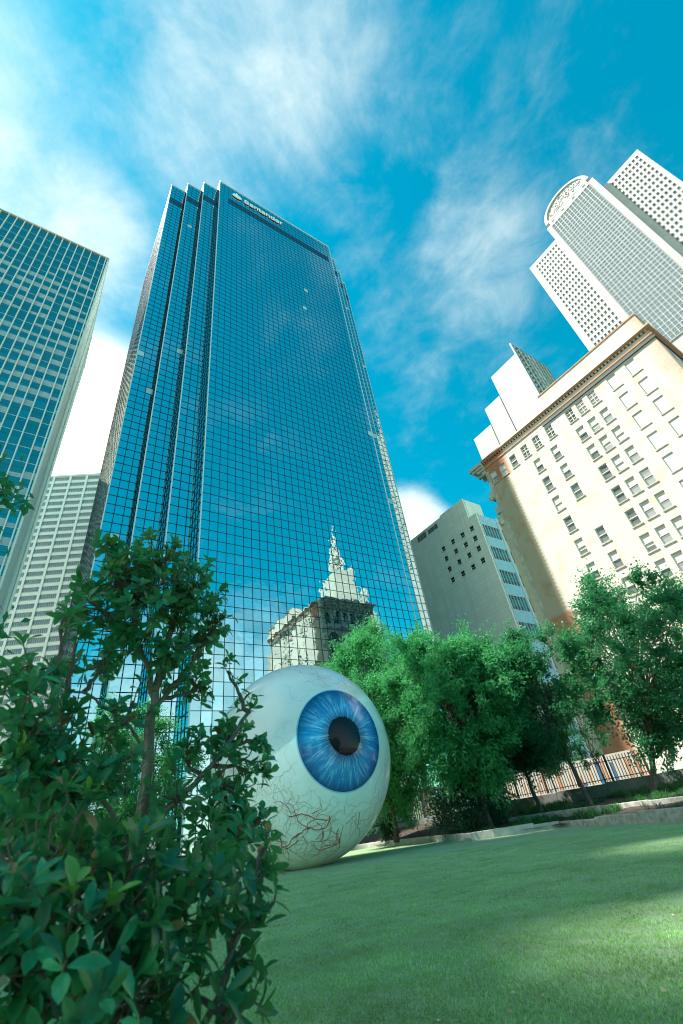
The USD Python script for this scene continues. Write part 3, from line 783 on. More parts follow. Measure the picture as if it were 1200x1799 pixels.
for k in range(4):
    for r in range(11):
        xx = BX + 3.0 + k * 3.8; z = 48.4 - 3.85 * r
        part(t, 'street_window', boxmesh(xx - 0.7, xx + 0.7, BY0 - 0.012, BY0 + 0.1, z - 1.2, z + 1.2), M['sash_glass'])


def sash_window(y, z, kind, rgw):
    a, b = 0.62, 1.22
    w = part(t, 'window', boxmesh(BX + 0.26, BX + 0.32, y - a, y + a, z - b, z + b), M['sash_glass'])
    fr = MB()
    fr.box(BX + 0.12, BX + 0.25, y - a, y - a + 0.09, z - b, z + b); fr.box(BX + 0.12, BX + 0.25, y + a - 0.09, y + a, z - b, z + b)
    fr.box(BX + 0.12, BX + 0.25, y - a + 0.09, y + a - 0.09, z + b - 0.1, z + b); fr.box(BX + 0.12, BX + 0.25, y - a + 0.09, y + a - 0.09, z - b, z - b + 0.12)
    fr.box(BX + 0.10, BX + 0.25, y - a + 0.09, y + a - 0.09, z - 0.06, z + 0.06)
    if kind == 4:
        fr.box(BX + 0.14, BX + 0.25, y - 0.035, y + 0.035, z - b + 0.12, z - 0.06); fr.box(BX + 0.14, BX + 0.25, y - 0.035, y + 0.035, z + 0.06, z + b - 0.1)
        for s in (-0.62, 0.62):
            fr.box(BX + 0.145, BX + 0.25, y - a + 0.09, y + a - 0.09, z + s - 0.03, z + s + 0.03)
    part(w, 'frame', fr, M['sash'] if kind != 4 else M['sash'])
    part(w, 'sill', boxmesh(BX - 0.12, BX + 0.1, y - a - 0.12, y + a + 0.12, z - b - 0.16, z - b - 0.004), M['stone_trim'])
    if kind != 4 and rgw.random() < 0.9:
        lo = z + 0.08 if rgw.random() < 0.55 else (z - b + 0.25 if rgw.random() < 0.6 else z - 0.5)
        part(w, 'blind', boxmesh(BX + 0.235, BX + 0.258, y - a + 0.1, y + a - 0.1, max(lo, z + 0.07), z + b - 0.11), M['shade_cloth'])
        if lo < z:
            part(w, 'blind', boxmesh(BX + 0.235, BX + 0.258, y - a + 0.1, y + a - 0.1, lo, z - 0.07), M['shade_cloth'])


rgw = np.random.default_rng(4)
for y, z in four:
    sash_window(y, z, 4, rgw)
for y, z in sash:
    sash_window(y, z, 2, rgw)
for y, z in blank:
    w = part(t, 'bricked_window', boxmesh(BX + 0.13, BX + 0.4, y - 0.66, y + 0.66, z - 1.25, z + 1.25), M['bricked_in'])
    part(w, 'sill', boxmesh(BX - 0.1, BX + 0.12, y - 0.78, y + 0.78, z - 1.40, z - 1.252), M['stone_trim'])
for y, z, a, b in small:
    part(t, 'wall_panel', boxmesh(BX + 0.1, BX + 0.2, y - a, y + a, z - b, z + b), M['left_blind'])
# string courses, cornice and attic
part(t, 'string_course', boxmesh(BX - 0.22, BXB, BY0 - 0.22, 23.0, BTOP + 0.003, BTOP + 0.28), M['dark_joint'], 'thin dark drip moulding below the cornice')
part(t, 'string_course', boxmesh(BX - 0.02, BXB, 23.0, BY1, BTOP + 0.003, BTOP + 0.28), M['brick'])
part(t, 'frieze', boxmesh(BX + 0.03, BXB, BY0 + 0.02, BY1 - 0.02, BTOP + 0.28, 52.1), M['brick'])
part(t, 'moulding', boxmesh(BX - 0.12, BXB, BY0 - 0.12, BY1, 51.2, 51.45), M['orange_brick'])
den = MB()
for y in np.arange(BY0 + 0.2, BY1, 0.55):
    den.box(BX - 0.2, BX + 0.03, y, y + 0.27, 52.1, 52.4)
part(t, 'dentils', den, M['brick'], kind='stuff')
part(t, 'cornice', boxmesh(BX - 0.38, BXB, BY0 - 0.38, BY1, 52.41, 52.62), M['orange_brick'])
part(t, 'cornice', boxmesh(BX - 0.52, BXB, BY0 - 0.52, BY1, 52.625, 52.9), M['brick'])
part(t, 'attic', boxmesh(BX + 0.02, BXB - 1, BY0 + 0.1, 21.4, 52.9, 56.0), M['brick'])
part(t, 'attic_coping', boxmesh(BX - 0.1, BXB - 1, BY0 - 0.02, 21.5, 56.0, 56.2), M['orange_brick'])
# ornate street front (faces the glass tower, seen in its reflection)
FY = BY1
fz = lambda x0, x1, y0, y1, z0, z1: boxmesh(x0, x1, y0, y1, z0, z1)
arches = [(BX + 1.9 + 5.45 * k, BX + 1.9 + 5.45 * k + 3.6) for k in range(3)]
tops = [BX + 1.5 + 2.55 * k for k in range(6)]
fh = [sbox(x, 46.6, x + 1.35, 49.6) for x in tops]
for a, b in arches:
    c = (a + b) / 2
    fh.append(Polygon([(a, 8), (b, 8), (b, 42.0)] + [(c + 1.8 * math.cos(q), 42.0 + 1.8 * math.sin(q)) for q in np.linspace(0, math.pi, 16)][1:-1] + [(a, 42.0)]))
part(t, 'ornate_front', wall_y(sbox(BX, 0, BXB, BTOP).difference(unary_union(fh)), BY1 - 0.4, FY + 0.3), M['facade_stone'])
for x in tops:
    w = part(t, 'front_window', fz(x, x + 1.35, FY - 0.3, FY - 0.2, 46.6, 49.6), M['cream_window'])
    part(w, 'sash_bar', fz(x, x + 1.35, FY - 0.195, FY - 0.1, 48.05, 48.15), M['stone_trim'])
for a, b in arches:
    c = (a + b) / 2
    w = part(t, 'arched_window', fz(a, b, FY - 0.35, FY - 0.25, 8, 43.9), M['cream_window'])
    ring = Polygon([(c + 2.25 * math.cos(q), 42.0 + 2.25 * math.sin(q)) for q in np.linspace(0, math.pi, 20)] + [(c + 1.8 * math.cos(q), 42.0 + 1.8 * math.sin(q)) for q in np.linspace(math.pi, 0, 20)])
    part(w, 'arch_hood', wall_y(ring, FY + 0.3, FY + 0.62), M['stone_trim'])
    for k in (1, 2):
        xx = a + (b - a) * k / 3
        part(w, 'mullion', fz(xx - 0.1, xx + 0.1, FY - 0.24, FY + 0.05, 8, 43.0), M['stone_trim'])
    for z in np.arange(10, 42, 3.85):
        part(w, 'spandrel', fz(a, b, FY - 0.24, FY + 0.1, z, z + 0.9), M['stone_trim'])
for k in range(4):
    xx = BX + 0.85 + 5.15 * k * 0.995
    cyl = trimesh.creation.cylinder(0.5, 32, sections=12); cyl.apply_translation([xx, FY + 0.55, 26])
    part(t, 'front_column', cyl, M['stone_trim'])
    part(t, 'capital', fz(xx - 0.7, xx + 0.7, FY + 0.3, FY + 1.2, 42.0, 43.3), M['stone_trim'])
part(t, 'front_band', fz(BX - 0.5, BXB + 0.3, FY + 0.3, FY + 1.1, 44.9, 45.5), M['stone_trim'])
part(t, 'front_balustrade', fz(BX - 0.3, BXB + 0.2, FY + 0.3, FY + 0.8, 45.5, 46.3), M['stone_trim'])
for x in tops[:-1]:
    part(t, 'front_bracket', fz(x + 1.6, x + 2.3, FY + 0.3, FY + 1.0, 46.3, 50.2), M['stone_trim'])
part(t, 'corner_pier', fz(BX + 0.003, BX + 1.5, FY + 0.303, FY + 1.25, 0, 41.5), M['tan_brick'])
# the big projecting cornice at the front, stepped out in courses
for k, (d, z0, z1) in enumerate(((0.8, 50.2, 50.9), (1.5, 50.95, 51.4), (2.3, 51.45, 51.9), (2.75, 51.95, 52.55))):
    part(t, 'front_cornice', fz(BX - 0.25 * (k + 1), BXB + 0.25 * (k + 1), FY + 0.002, FY + d, z0, z1), M['stone_trim'])
for x in np.arange(BX + 0.1, BXB, 1.35):
    part(t, 'cornice_bracket', fz(x, x + 0.5, FY + 0.8, FY + 2.0, 50.4, 50.94), M['facade_stone'])
for z in (45.2, 40.0):
    sc = trimesh.creation.icosphere(1, 0.55); sc.apply_translation([BX - 0.1, FY + 0.75, z])
    part(t, 'scroll', sc, M['stone_trim'])

# ------------------------------------------------------------------ white spired tower beyond the brick building: stands outside the frame, mirrored by the glass tower
t = thing('spired_white_tower', 'white stepped tower with a tall spire, mirrored in the glass skyscraper', 'skyscraper', (113.5, -26, 0))
part(t, 'base_block', boxmesh(-10.5, 10.5, -12, 12, 0, 78), M['spire_white'])
part(t, 'lower_tier', boxmesh(-8.6, 8.6, -9, 9, 78, 86), M['spire_white'])
part(t, 'middle_tier', boxmesh(-6.6, 6.6, -6.6, 6.6, 86, 92), M['spire_white'])
part(t, 'clock_tier', boxmesh(-5.2, 5.2, -5.2, 5.2, 92, 99.5), M['spire_white'])
for s in (-1, 1):
    part(t, 'corner_pinnacle', boxmesh(s * 7.7 - 0.6, s * 7.7 + 0.6, 7.6, 8.8, 86, 90), M['spire_white'])
    part(t, 'corner_pinnacle', boxmesh(s * 4.6 - 0.5, s * 4.6 + 0.5, 4.0, 5.1, 99.5, 102.5), M['spire_white'])
for k in range(-3, 4):
    part(t, 'window', boxmesh(k * 2.2 - 0.7, k * 2.2 + 0.7, 9.003, 9.05, 79.5, 83.5), M['spire_window'])
sp = MB()
for s in range(4):
    a = s * math.pi / 2 + math.pi / 4
    sp.tube([(3.0 * math.cos(a), 3.0 * math.sin(a), 100), (1.5 * math.cos(a), 1.5 * math.sin(a), 110), (0.9 * math.cos(a), 0.9 * math.sin(a), 121)], [0.7, 0.5, 0.35], 6)
for z in np.arange(102, 121, 2.6):
    w = np.interp(z, [100, 110, 121], [2.6, 1.3, 0.8])
    sp.box(-w, w, -w, w, z, z + 0.5)
part(t, 'spire', sp, M['spire_white'])
part(t, 'mast', MB().tube([(0, 0, 119), (0, 0, 127)], [0.35, 0.12], 8), M['spire_white'])

# ------------------------------------------------------------------ unseen block added left of the frame, shaped to shade the lawn
t = thing('neighbour_block', 'very tall stone-faced block added out of view at left to shade the lawn', 'building', (130 * sun_dir[0] / math.cos(SUN_EL), 130 * sun_dir[1] / math.cos(SUN_EL), 0), -SUN_AZ / D2R)
segs = [(-16.0, NOTCH_A[0], 284.0), (NOTCH_A[0], NOTCH_A[1], (130 - NOTCH_A[2]) * math.tan(SUN_EL)), (NOTCH_A[1], NOTCH_B[0], 284.0), (NOTCH_B[0], NOTCH_B[1], (130 - NOTCH_B[2]) * math.tan(SUN_EL)), (NOTCH_B[1], 23.0, 284.0), (23.0, 26.0, (130 + 9.6) * math.tan(SUN_EL)), (26.0, 31.5, (130 + 4.6) * math.tan(SUN_EL))]
for a, b_, hh in segs:
    part(t, 'wing', boxmesh(a + 0.002, b_ - 0.002, 0, 16, 0, hh), M['shade_block_stone'])
for r in range(70):
    z = 4 + 3.9 * r
    for a, b_, hh in segs:
        if hh > z + 4 and b_ - a > 4:
            part(t, 'window_row', boxmesh(a + 0.8, b_ - 0.8, -0.06, 0.04, z, z + 2.0), M['cream_window'])

# ------------------------------------------------------------------ the giant eyeball
EC, ER = np.array([13.0, 23.29, 4.50]), 4.57
AX = np.array([-0.0543, -0.9979, 0.0349]); AX /= np.linalg.norm(AX)
E1 = np.cross([0, 0, 1.0], AX); E1 /= np.linalg.norm(E1)
E2 = np.cross(AX, E1)
M['sclera'] = mat('sclera', {
    'g': ('geometry', {}), 'n': ('noise_texture', {'scale': 0.55, 'detail': 6.0, 'roughness': 0.6}), 'r': ('rgb_ramp', {'ramp': [(0.3, (0.80, 0.78, 0.72)), (0.55, (0.88, 0.86, 0.81)), (0.75, (0.84, 0.84, 0.82))]}),
    'n2': ('noise_texture', {'scale': 9.0, 'detail': 8.0, 'roughness': 0.75}), 'mr': ('map_range', {'from_min': 0.60, 'from_max': 0.75, 'to_min': 0.0, 'to_max': 0.35, 'clamp': True}), 'mx': ('mix', {'mix_type': 'mix', 'color2': (0.50, 0.47, 0.40)}),
    'b': ('bump', {'strength': 0.05, 'distance': 0.02}),
    'p': ('principled_bsdf', {'roughness': 0.30, 'specular_ior_level': 0.5, 'coat_weight': 0.7, 'coat_roughness': 0.05, 'subsurface_weight': 0.0})},
    [('g.position', 'n.vector'), ('g.position', 'n2.vector'), ('n.fac', 'r.fac'), ('n2.fac', 'mr.value'), ('mr.result', 'mx.fac'), ('r.color', 'mx.color1'), ('mx.color', 'p.base_color'), ('n2.fac', 'b.height'), ('b.normal', 'p.normal')])
IR, PR = 27.85 * D2R, 10.3 * D2R
nodes = {
    'g': ('geometry', {}), 'sub': ('vector_math', {'math_type': 'subtract', 'vector2': tuple(EC)}),
    'du': ('vector_math', {'math_type': 'dot_product', 'vector2': tuple(E1)}), 'dv': ('vector_math', {'math_type': 'dot_product', 'vector2': tuple(E2)}),
    'uv': ('combine_xyz', {}), 'len': ('vector_math', {'math_type': 'length'}), 'nrm': ('vector_math', {'math_type': 'normalize'}), 'sep': ('separate_xyz', {}),
    'rad': ('math', {'math_type': 'multiply', 'value2': 1 / (ER * math.sin(IR))}),
    'rz': ('math', {'math_type': 'multiply', 'value2': 0.16}), 'vec': ('combine_xyz', {}), 'warp': ('noise_texture', {'scale': 1.6, 'detail': 3.0}), 'wv': ('vector_math', {'math_type': 'scale', 'scale': 0.07}), 'va': ('vector_math', {'math_type': 'add'}),
    'f1': ('noise_texture', {'scale': 8.0, 'detail': 6.0, 'roughness': 0.68}), 'f2': ('noise_texture', {'scale': 26.0, 'detail': 4.0, 'roughness': 0.65}),
    'fm': ('mix_float', {'fac': 0.45}),
    'base': ('rgb_ramp', {'ramp': [(0.34, (0.004, 0.020, 0.06)), (0.42, (0.02, 0.09, 0.20)), (0.60, (0.012, 0.23, 0.48)), (0.82, (0.006, 0.16, 0.40)), (0.93, (0.004, 0.08, 0.22)), (1.0, (0.003, 0.04, 0.12))]}),
    'fib': ('rgb_ramp', {'ramp': [(0.34, (0.08, 0.20, 0.32)), (0.55, (0.36, 0.68, 0.84)), (0.75, (0.24, 0.58, 0.80)), (0.92, (0.04, 0.27, 0.50)), (1.0, (0.01, 0.06, 0.2))]}),
    'ff': ('map_range', {'range_type': 'smoothstep', 'from_min': 0.47, 'from_max': 0.66, 'to_min': 0.0, 'to_max': 0.95, 'clamp': True}),
    'mx': ('mix', {'mix_type': 'mix'}),
    'p': ('principled_bsdf', {'roughness': 0.25, 'coat_weight': 1.0, 'coat_roughness': 0.015, 'specular_ior_level': 0.6})}
links = [('g.position', 'sub.vector1'), ('sub.vector', 'du.vector1'), ('sub.vector', 'dv.vector1'), ('du.value', 'uv.x'), ('dv.value', 'uv.y'), ('uv.vector', 'len.vector1'), ('uv.vector', 'nrm.vector1'), ('nrm.vector', 'sep.vector'),
         ('len.value', 'rad.value1'), ('rad.value', 'rz.value1'), ('sep.x', 'vec.x'), ('sep.y', 'vec.y'), ('rz.value', 'vec.z'), ('sub.vector', 'warp.vector'), ('warp.color', 'wv.vector1'), ('vec.vector', 'va.vector1'), ('wv.vector', 'va.vector2'),
         ('va.vector', 'f1.vector'), ('va.vector', 'f2.vector'), ('f1.fac', 'fm.a'), ('f2.fac', 'fm.b'), ('fm.result', 'ff.value'), ('rad.value', 'base.fac'), ('rad.value', 'fib.fac'),
         ('ff.result', 'mx.fac'), ('base.color', 'mx.color1'), ('fib.color', 'mx.color2'), ('mx.color', 'p.base_color')]
M['iris'] = mat('iris', nodes, links)
M['pupil'] = mat('pupil', {'p': ('principled_bsdf', {'base_color': (0.002, 0.003, 0.006), 'roughness': 0.3, 'specular_ior_level': 0.15, 'coat_weight': 0.3, 'coat_roughness': 0.01})})
M['limbal'] = plain('limbal', (0.30, 0.55, 0.72), 0.3, 0.1)
M['vein_red'] = plain('vein_red', (0.45, 0.04, 0.03), 0.35, 0.3, 2.0)
M['vein_pink'] = plain('vein_pink', (0.60, 0.36, 0.32), 0.4, 0.2, 2.0)


def cap(r, a0, a1, nr, ns=160, ragged=0.0):
    v, f = [], []
    rgc = np.random.default_rng(8)
    wob = np.convolve(rgc.normal(0, 1, ns), np.ones(1), 'same') * ragged
    for i in range(nr + 1):
        for j in range(ns):
            a = a0 + (a1 - a0) * i / nr
            if i == nr:
                a += wob[j]
            q = 2 * math.pi * j / ns
            v.append(EC + r * (math.cos(a) * AX + math.sin(a) * (math.cos(q) * E1 + math.sin(q) * E2)))
    for i in range(nr):
        for j in range(ns):
            k, k2 = i * ns + j, i * ns + (j + 1) % ns
            f += [[k, k + ns, k2 + ns], [k, k2 + ns, k2]]
    return np.array(v), np.array(f)


eye = thing('eyeball_sculpture', 'giant white eyeball with blue iris and red veins resting on the lawn', 'sculpture')
sv, sf = ico(6)
part(eye, 'eyeball', (sv * ER + EC, sf), M['sclera'], smooth=True)
iris = part(eye, 'iris', cap(ER + 0.006, 0.0, IR, 40), M['iris'], smooth=True)
part(iris, 'limbal_ring', cap(ER + 0.005, IR - 0.002, IR + 0.012, 2), M['limbal'], smooth=True)
part(eye, 'pupil', cap(ER + 0.012, 0.0, PR, 12, ragged=0.004), M['pupil'], smooth=True)
rv = np.random.default_rng(17)


def vein(start, heading, n, step, wiggle, rad, out, depth=0):
    """A random walk over the sphere; side branches go to OUT."""
    d = np.array(start, float); d /= np.linalg.norm(d)
    h = np.array(heading, float)
    pts = []
    turn = 0.0
    for i in range(n):
        h -= d * (h @ d); h /= np.linalg.norm(h)
        side = np.cross(d, h)
        turn = -0.35 * turn + rv.normal(0, wiggle)
        h = h * math.cos(turn) + side * math.sin(turn)
        d = d + h * step; d /= np.linalg.norm(d)
        if math.acos(max(-1, min(1, d @ AX))) < IR + 0.03 or d[2] < -0.992:
            break
        pts.append(EC + d * (ER + 0.002))
        if depth < 2 and rv.random() < 0.16:
            s = 1 if rv.random() < 0.5 else -1
            vein(d, h * 0.6 + s * side * 0.8, max(5, int(n * 0.55)), step, wiggle * 1.1, rad * 0.6, out, depth + 1)
    if len(pts) > 3:
        out.append((np.array(pts), np.linspace(rad, rad * 0.35, len(pts))))


def sph(az, el):
    return direction(az, el)


reds, pinks = [], []
# the bold red veins low on the side that faces the lawn (azimuth, elevation on the ball, heading down or across)
for az, el, hd, n, r in [(195, -36, (0.2, 0, -1), 22, 0.034), (222, -34, (1, 0.2, -0.1), 16, 0.036), (232, -38, (0.4, 0, -1), 20, 0.03), (205, -42, (-0.7, 0, -0.7), 20, 0.032), (186, -44, (0.4, 0.1, -1), 16, 0.028), (215, -47, (-0.6, 0.2, -0.8), 16, 0.03),
                        (170, -36, (0.3, 0.3, -1), 14, 0.022), (240, -30, (-0.4, 0.5, 0.2), 12, 0.03), (200, -56, (0.9, 0, 0.1), 14, 0.03), (178, -52, (-0.7, 0, -0.4), 14, 0.026)]:
    vein(sph(az, el), hd, n, 0.030, 0.42, r * 0.7, reds)
for _ in range(90):
    az, el = rv.uniform(140, 300), rv.uniform(-62, -18)
    vein(sph(az, el), rv.normal(0, 1, 3), int(rv.integers(9, 22)), 0.026, 0.6, rv.uniform(0.006, 0.012), pinks)
for _ in range(60):
    az, el = rv.uniform(140, 300), rv.uniform(-20, 78)
    vein(sph(az, el), rv.normal(0, 1, 3), int(rv.integers(10, 24)), 0.026, 0.7, rv.uniform(0.006, 0.009), pinks)
for p, r in reds[:120]:
    part(eye, 'vein', MB().tube(p, r, 5), M['vein_red'])
pm = MB()
for p, r in pinks:
    pm.tube(p, r, 4, cap=False)
part(eye, 'fine_veins', pm, M['vein_pink'], 'web of hair-thin pink veins over the white of the eye', kind='stuff')

# ------------------------------------------------------------------ fences, small street things
M['iron'] = plain('iron', (0.055, 0.035, 0.028), 0.5, 0.3, 3.0, metallic=0.3)
M['rust'] = plain('rust', (0.22, 0.085, 0.04), 0.7, 0.3, 6.0)


def along(line, s):
    p = np.array(line, float); seg = np.linalg.norm(np.diff(p, axis=0), axis=1); c = np.r_[0, np.cumsum(seg)]
    s = min(max(s, 0), c[-1] - 1e-6); k = int(np.searchsorted(c, s, 'right') - 1)
    return p[k] + (p[k + 1] - p[k]) * (s - c[k]) / seg[k], (p[k + 1] - p[k]) / seg[k], c[-1]


def fence(name, label, line, zfoot, h, gap, post_every, m):
    t = thing(name, label, 'fence', group=None)
    L = along(line, 0)[2]
    n = int(L / gap)
    zf = lambda s: zfoot[0] + (zfoot[1] - zfoot[0]) * s / L
    p = np.array(line, float)
    S = np.r_[0, np.cumsum(np.linalg.norm(np.diff(p, axis=0), axis=1))]
    for dz in (0.15, h - 0.22):
        part(t, 'rail', MB().tube([(*q, zf(s) + dz) for q, s in zip(p, S)], 0.022, 4), m)
    for k in range(n + 1):
        s = k * gap
        q, d, _ = along(line, s)
        z = zf(s)
        if k % post_every == 0:
            part(t, 'post', boxmesh(q[0] - 0.05, q[0] + 0.05, q[1] - 0.05, q[1] + 0.05, z, z + h + 0.12), m)
        else:
            part(t, 'picket', MB().tube([(q[0], q[1], z + 0.02), (q[0], q[1], z + h)], 0.024, 5), m)


fence('picket_fence', 'dark iron picket fence on the retaining wall behind the street trees', [(30.50, 15.2), (29.35, 20.6), (28.45, 24.8)], (1.52, 1.40), 1.25, 0.17, 12, M['iron'])
fence('picket_fence', 'rust brown picket fence on the low wall just behind the eyeball', [(28.35, 27.0), (28.35, 33.2), (26.1, 40.6), (20.0, 43.5)], (1.38, 1.15), 1.75, 0.26, 9, M['rust'])

# a blue framed kiosk beyond the low wall, with pale slatted sides
M['kiosk_blue'] = plain('kiosk_blue', (0.03, 0.13, 0.30), 0.4, 0.15)
M['kiosk_pale'] = plain('kiosk_pale', (0.46, 0.44, 0.38), 0.5, 0.08)
M['kiosk_orange'] = plain('kiosk_orange', (0.45, 0.20, 0.10), 0.6, 0.15)
t = thing('kiosk', 'small blue framed kiosk with pale slats beyond the brown fence', 'kiosk', (32.5, 36.5, 0.75), 0)
part(t, 'roof', boxmesh(-1.5, 1.5, -1.4, 1.4, 2.3, 2.52), M['kiosk_blue'])
for x in (-1.4, 1.4):
    for y in (-1.3, 1.3):
        part(t, 'post', boxmesh(x - 0.07, x + 0.07, y - 0.07, y + 0.07, 0, 2.3), M['kiosk_blue'])
for k in range(9):
    y = -1.15 + k * 0.285
    part(t, 'slat', boxmesh(-1.42, -1.37, y - 0.09, y + 0.09, 0.15, 2.2), M['kiosk_pale'])
    part(t, 'slat', boxmesh(-1.2 + k * 0.3 - 0.09, -1.2 + k * 0.3 + 0.09, -1.33, -1.28, 0.15, 2.2), M['kiosk_pale'])
# painted site hoarding behind the iron fence: pale boards with orange and blue stripes
t = thing('street_hoarding', 'pale street hoarding with orange and blue stripes seen through the iron fence', 'hoarding')
rgh = np.random.default_rng(9)
for k in range(13):
    y0 = 19.6 + k * 1.05
    b = part(t, 'board', boxmesh(38.0, 38.08, y0, y0 + 1.03, 0.75, 3.3), M['kiosk_pale'])
    for q in range(int(rgh.integers(1, 4))):
        a = y0 + rgh.uniform(0.02, 0.8)
        part(b, 'stripe', boxmesh(37.985 - 0.002 * q, 37.997 - 0.002 * q, a, a + rgh.uniform(0.06, 0.2), 0.8, rgh.uniform(1.6, 3.1)), M[('kiosk_orange', 'kiosk_orange', 'kiosk_blue')[q]])

# ------------------------------------------------------------------ plants
M['bark'] = plain('bark', (0.10, 0.075, 0.06), 0.9, 0.35, 9.0, bump=0.9, bscale=40)
M['bark_pale'] = plain('bark_pale', (0.20, 0.165, 0.13), 0.9, 0.35, 14.0, bump=0.9, bscale=60)
M['twig'] = plain('twig', (0.12, 0.085, 0.065), 0.8, 0.3, 20.0)
M['leaf_feather'] = leaf_material('leaf_feather', (0.026, 0.165, 0.060), (0.070, 0.34, 0.125), 0.5, 0.46, tcol=(0.08, 0.46, 0.13))
M['leaf_elm'] = leaf_material('leaf_elm', (0.014, 0.105, 0.052), (0.050, 0.26, 0.115), 0.42, 0.45, tcol=(0.07, 0.40, 0.13))
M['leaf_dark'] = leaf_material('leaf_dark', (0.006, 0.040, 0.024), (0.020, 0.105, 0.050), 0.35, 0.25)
M['leaf_shrub'] = leaf_material('leaf_shrub', (0.006, 0.085, 0.045), (0.048, 0.320, 0.140), 0.30, 0.34, scale=14.0, tcol=(0.12, 0.45, 0.12), spec=0.55)
M['leaf_young'] = leaf_material('leaf_young', (0.06, 0.17, 0.04), (0.12, 0.30, 0.05), 0.3, 0.3, spec=0.5)
M['leaf_old'] = leaf_material('leaf_old', (0.15, 0.07, 0.035), (0.30, 0.19, 0.09), 0.5, 0.2)
M['ground_cover'] = leaf_material('ground_cover', (0.012, 0.065, 0.022), (0.045, 0.17, 0.055), 0.5, 0.3)


def leaf_soup(c, d, L, W, rgl, fold=0.25):
    """Many small leaves: two triangles each, folded along the midrib. c centres, d directions."""
    n = len(c)
    d = d / (np.linalg.norm(d, axis=1, keepdims=True) + 1e-9)
    s = np.cross(d, rgl.normal(0, 1, (n, 3))); s /= np.linalg.norm(s, axis=1, keepdims=True) + 1e-9
    nn = np.cross(s, d)
    L = L * rgl.uniform(0.65, 1.25, (n, 1)); W = W * rgl.uniform(0.7, 1.2, (n, 1))
    base, tip = c - d * L * 0.5, c + d * L * 0.5
    l = c + s * W * 0.5 + nn * W * fold; r = c - s * W * 0.5 + nn * W * fold
    v = np.stack([base, l, tip, r], 1).reshape(-1, 3)
    k = np.arange(n)[:, None] * 4
    f = np.stack([k + [0, 1, 2], k + [0, 2, 3]], 1).reshape(-1, 3)
    return v, f


def limb(a, b, r0_, r1_, rgl, sag=0.12, n=6):
    a, b = np.array(a, float), np.array(b, float)
    t = np.linspace(0, 1, n)[:, None]
    L = np.linalg.norm(b - a)
    p = a + (b - a) * t
    p[:, 2] += (np.sin(t[:, 0] * math.pi) * sag * L)
    p[1:-1] += rgl.normal(0, 0.03 * L, (n - 2, 3))
    return p, np.linspace(r0_, r1_, n)


def tree(name, label, base, fork, top, rx, rz, seed, style, nclump=60, nleaf=420, trunk_r=0.13, lean=(0, 0), group=None, loc_scale=1.0):
    """base: foot of the trunk; fork: height of the first limbs; top: height of the crown; rx, rz: half width and half depth of the crown."""
    rgl = np.random.default_rng(seed)
    t = thing(name, label, 'tree', base, group=group)
    m, lm, L, W = {'feather': (M['bark'], M['leaf_feather'], 0.26, 0.085), 'elm': (M['bark'], M['leaf_elm'], 0.18, 0.10), 'dark': (M['bark'], M['leaf_dark'], 0.11, 0.06)}[style]
    cz = (fork + top) / 2
    hz = (top - fork) / 2 * 1.02
    tr = MB()
    fk = np.array([lean[0] * 0.4, lean[1] * 0.4, fork]); mid = np.array([lean[0], lean[1], cz + hz * 0.35])
    z = np.linspace(-0.15, 1, 8)
    p = np.array([fk * max(q, 0) + np.array([0, 0, min(q, 0) * 1.0]) for q in z]); p[2:-1, :2] += rgl.normal(0, 0.025, (5, 2))
    rr_ = trunk_r * np.interp(z, [-0.15, 0, 0.15, 1], [1.7, 1.35, 1.05, 0.8])
    tr.tube(p, rr_, 9)
    part(t, 'trunk', tr, m)
    limbs, twigs = MB(), MB()
    lp, lr = limb(fk, mid, trunk_r * 0.75, trunk_r * 0.2, rgl, 0.0, 7)
    limbs.tube(lp, lr, 7)
    C, DD = [], []
    for i in range(nclump):
        q = rgl.normal(0, 1, 3); q /= np.linalg.norm(q)
        s = rgl.uniform(0.45, 1.0) ** 0.6
        c = np.array([lean[0] + q[0] * rx * s, lean[1] + q[1] * rz * s, cz + q[2] * hz * s])
        c += rgl.normal(0, 0.12 * rx, 3)
        # flatter and narrower underneath
        if c[2] < cz:
            k = 1 - 0.35 * (cz - c[2]) / hz
            c[:2] = lean[0] + (c[0] - lean[0]) * k, lean[1] + (c[1] - lean[1]) * k
        a = lp[int(rgl.integers(0, 5))]
        if c[2] < a[2] + 0.2:
            a = lp[0]
        pp, pr = limb(a, c, trunk_r * rgl.uniform(0.18, 0.42), 0.012, rgl, 0.10, 6)
        limbs.tube(pp, pr, 5, cap=False)
        cs = rx * rgl.uniform(0.15, 0.28)
        ntw = 7
        per = int(nleaf * rgl.uniform(0.6, 1.3) / ntw)
        for j in range(ntw):
            u = rgl.normal(0, 1, 3) + q * 0.7; u[2] += 0.15; u /= np.linalg.norm(u)
            e = c + u * cs * rgl.uniform(0.7, 1.9)
            if style == 'feather':
                e[2] -= 0.10 * cs
            tp, trd = limb(c, e, 0.012, 0.004, rgl, 0.12, 4)
            twigs.tube(tp, trd, 3, cap=False)
            w = rgl.random(per)[:, None] ** 0.7
            ctr = c + (e - c) * w * 1.08 + rgl.normal(0, cs * 0.20, (per, 3)) * (0.4 + w)
            dr = rgl.normal(0, 1, (per, 3)) + u * 1.3
            dr[:, 2] -= 0.35 if style == 'feather' else 0.1
            C.append(ctr); DD.append(dr)
    part(t, 'limbs', limbs, m)
    part(t, 'twigs', twigs, M['twig'], kind='stuff')
    part(t, 'crown', leaf_soup(np.vstack(C), np.vstack(DD), L, W, rgl), lm, kind='stuff')
    return t


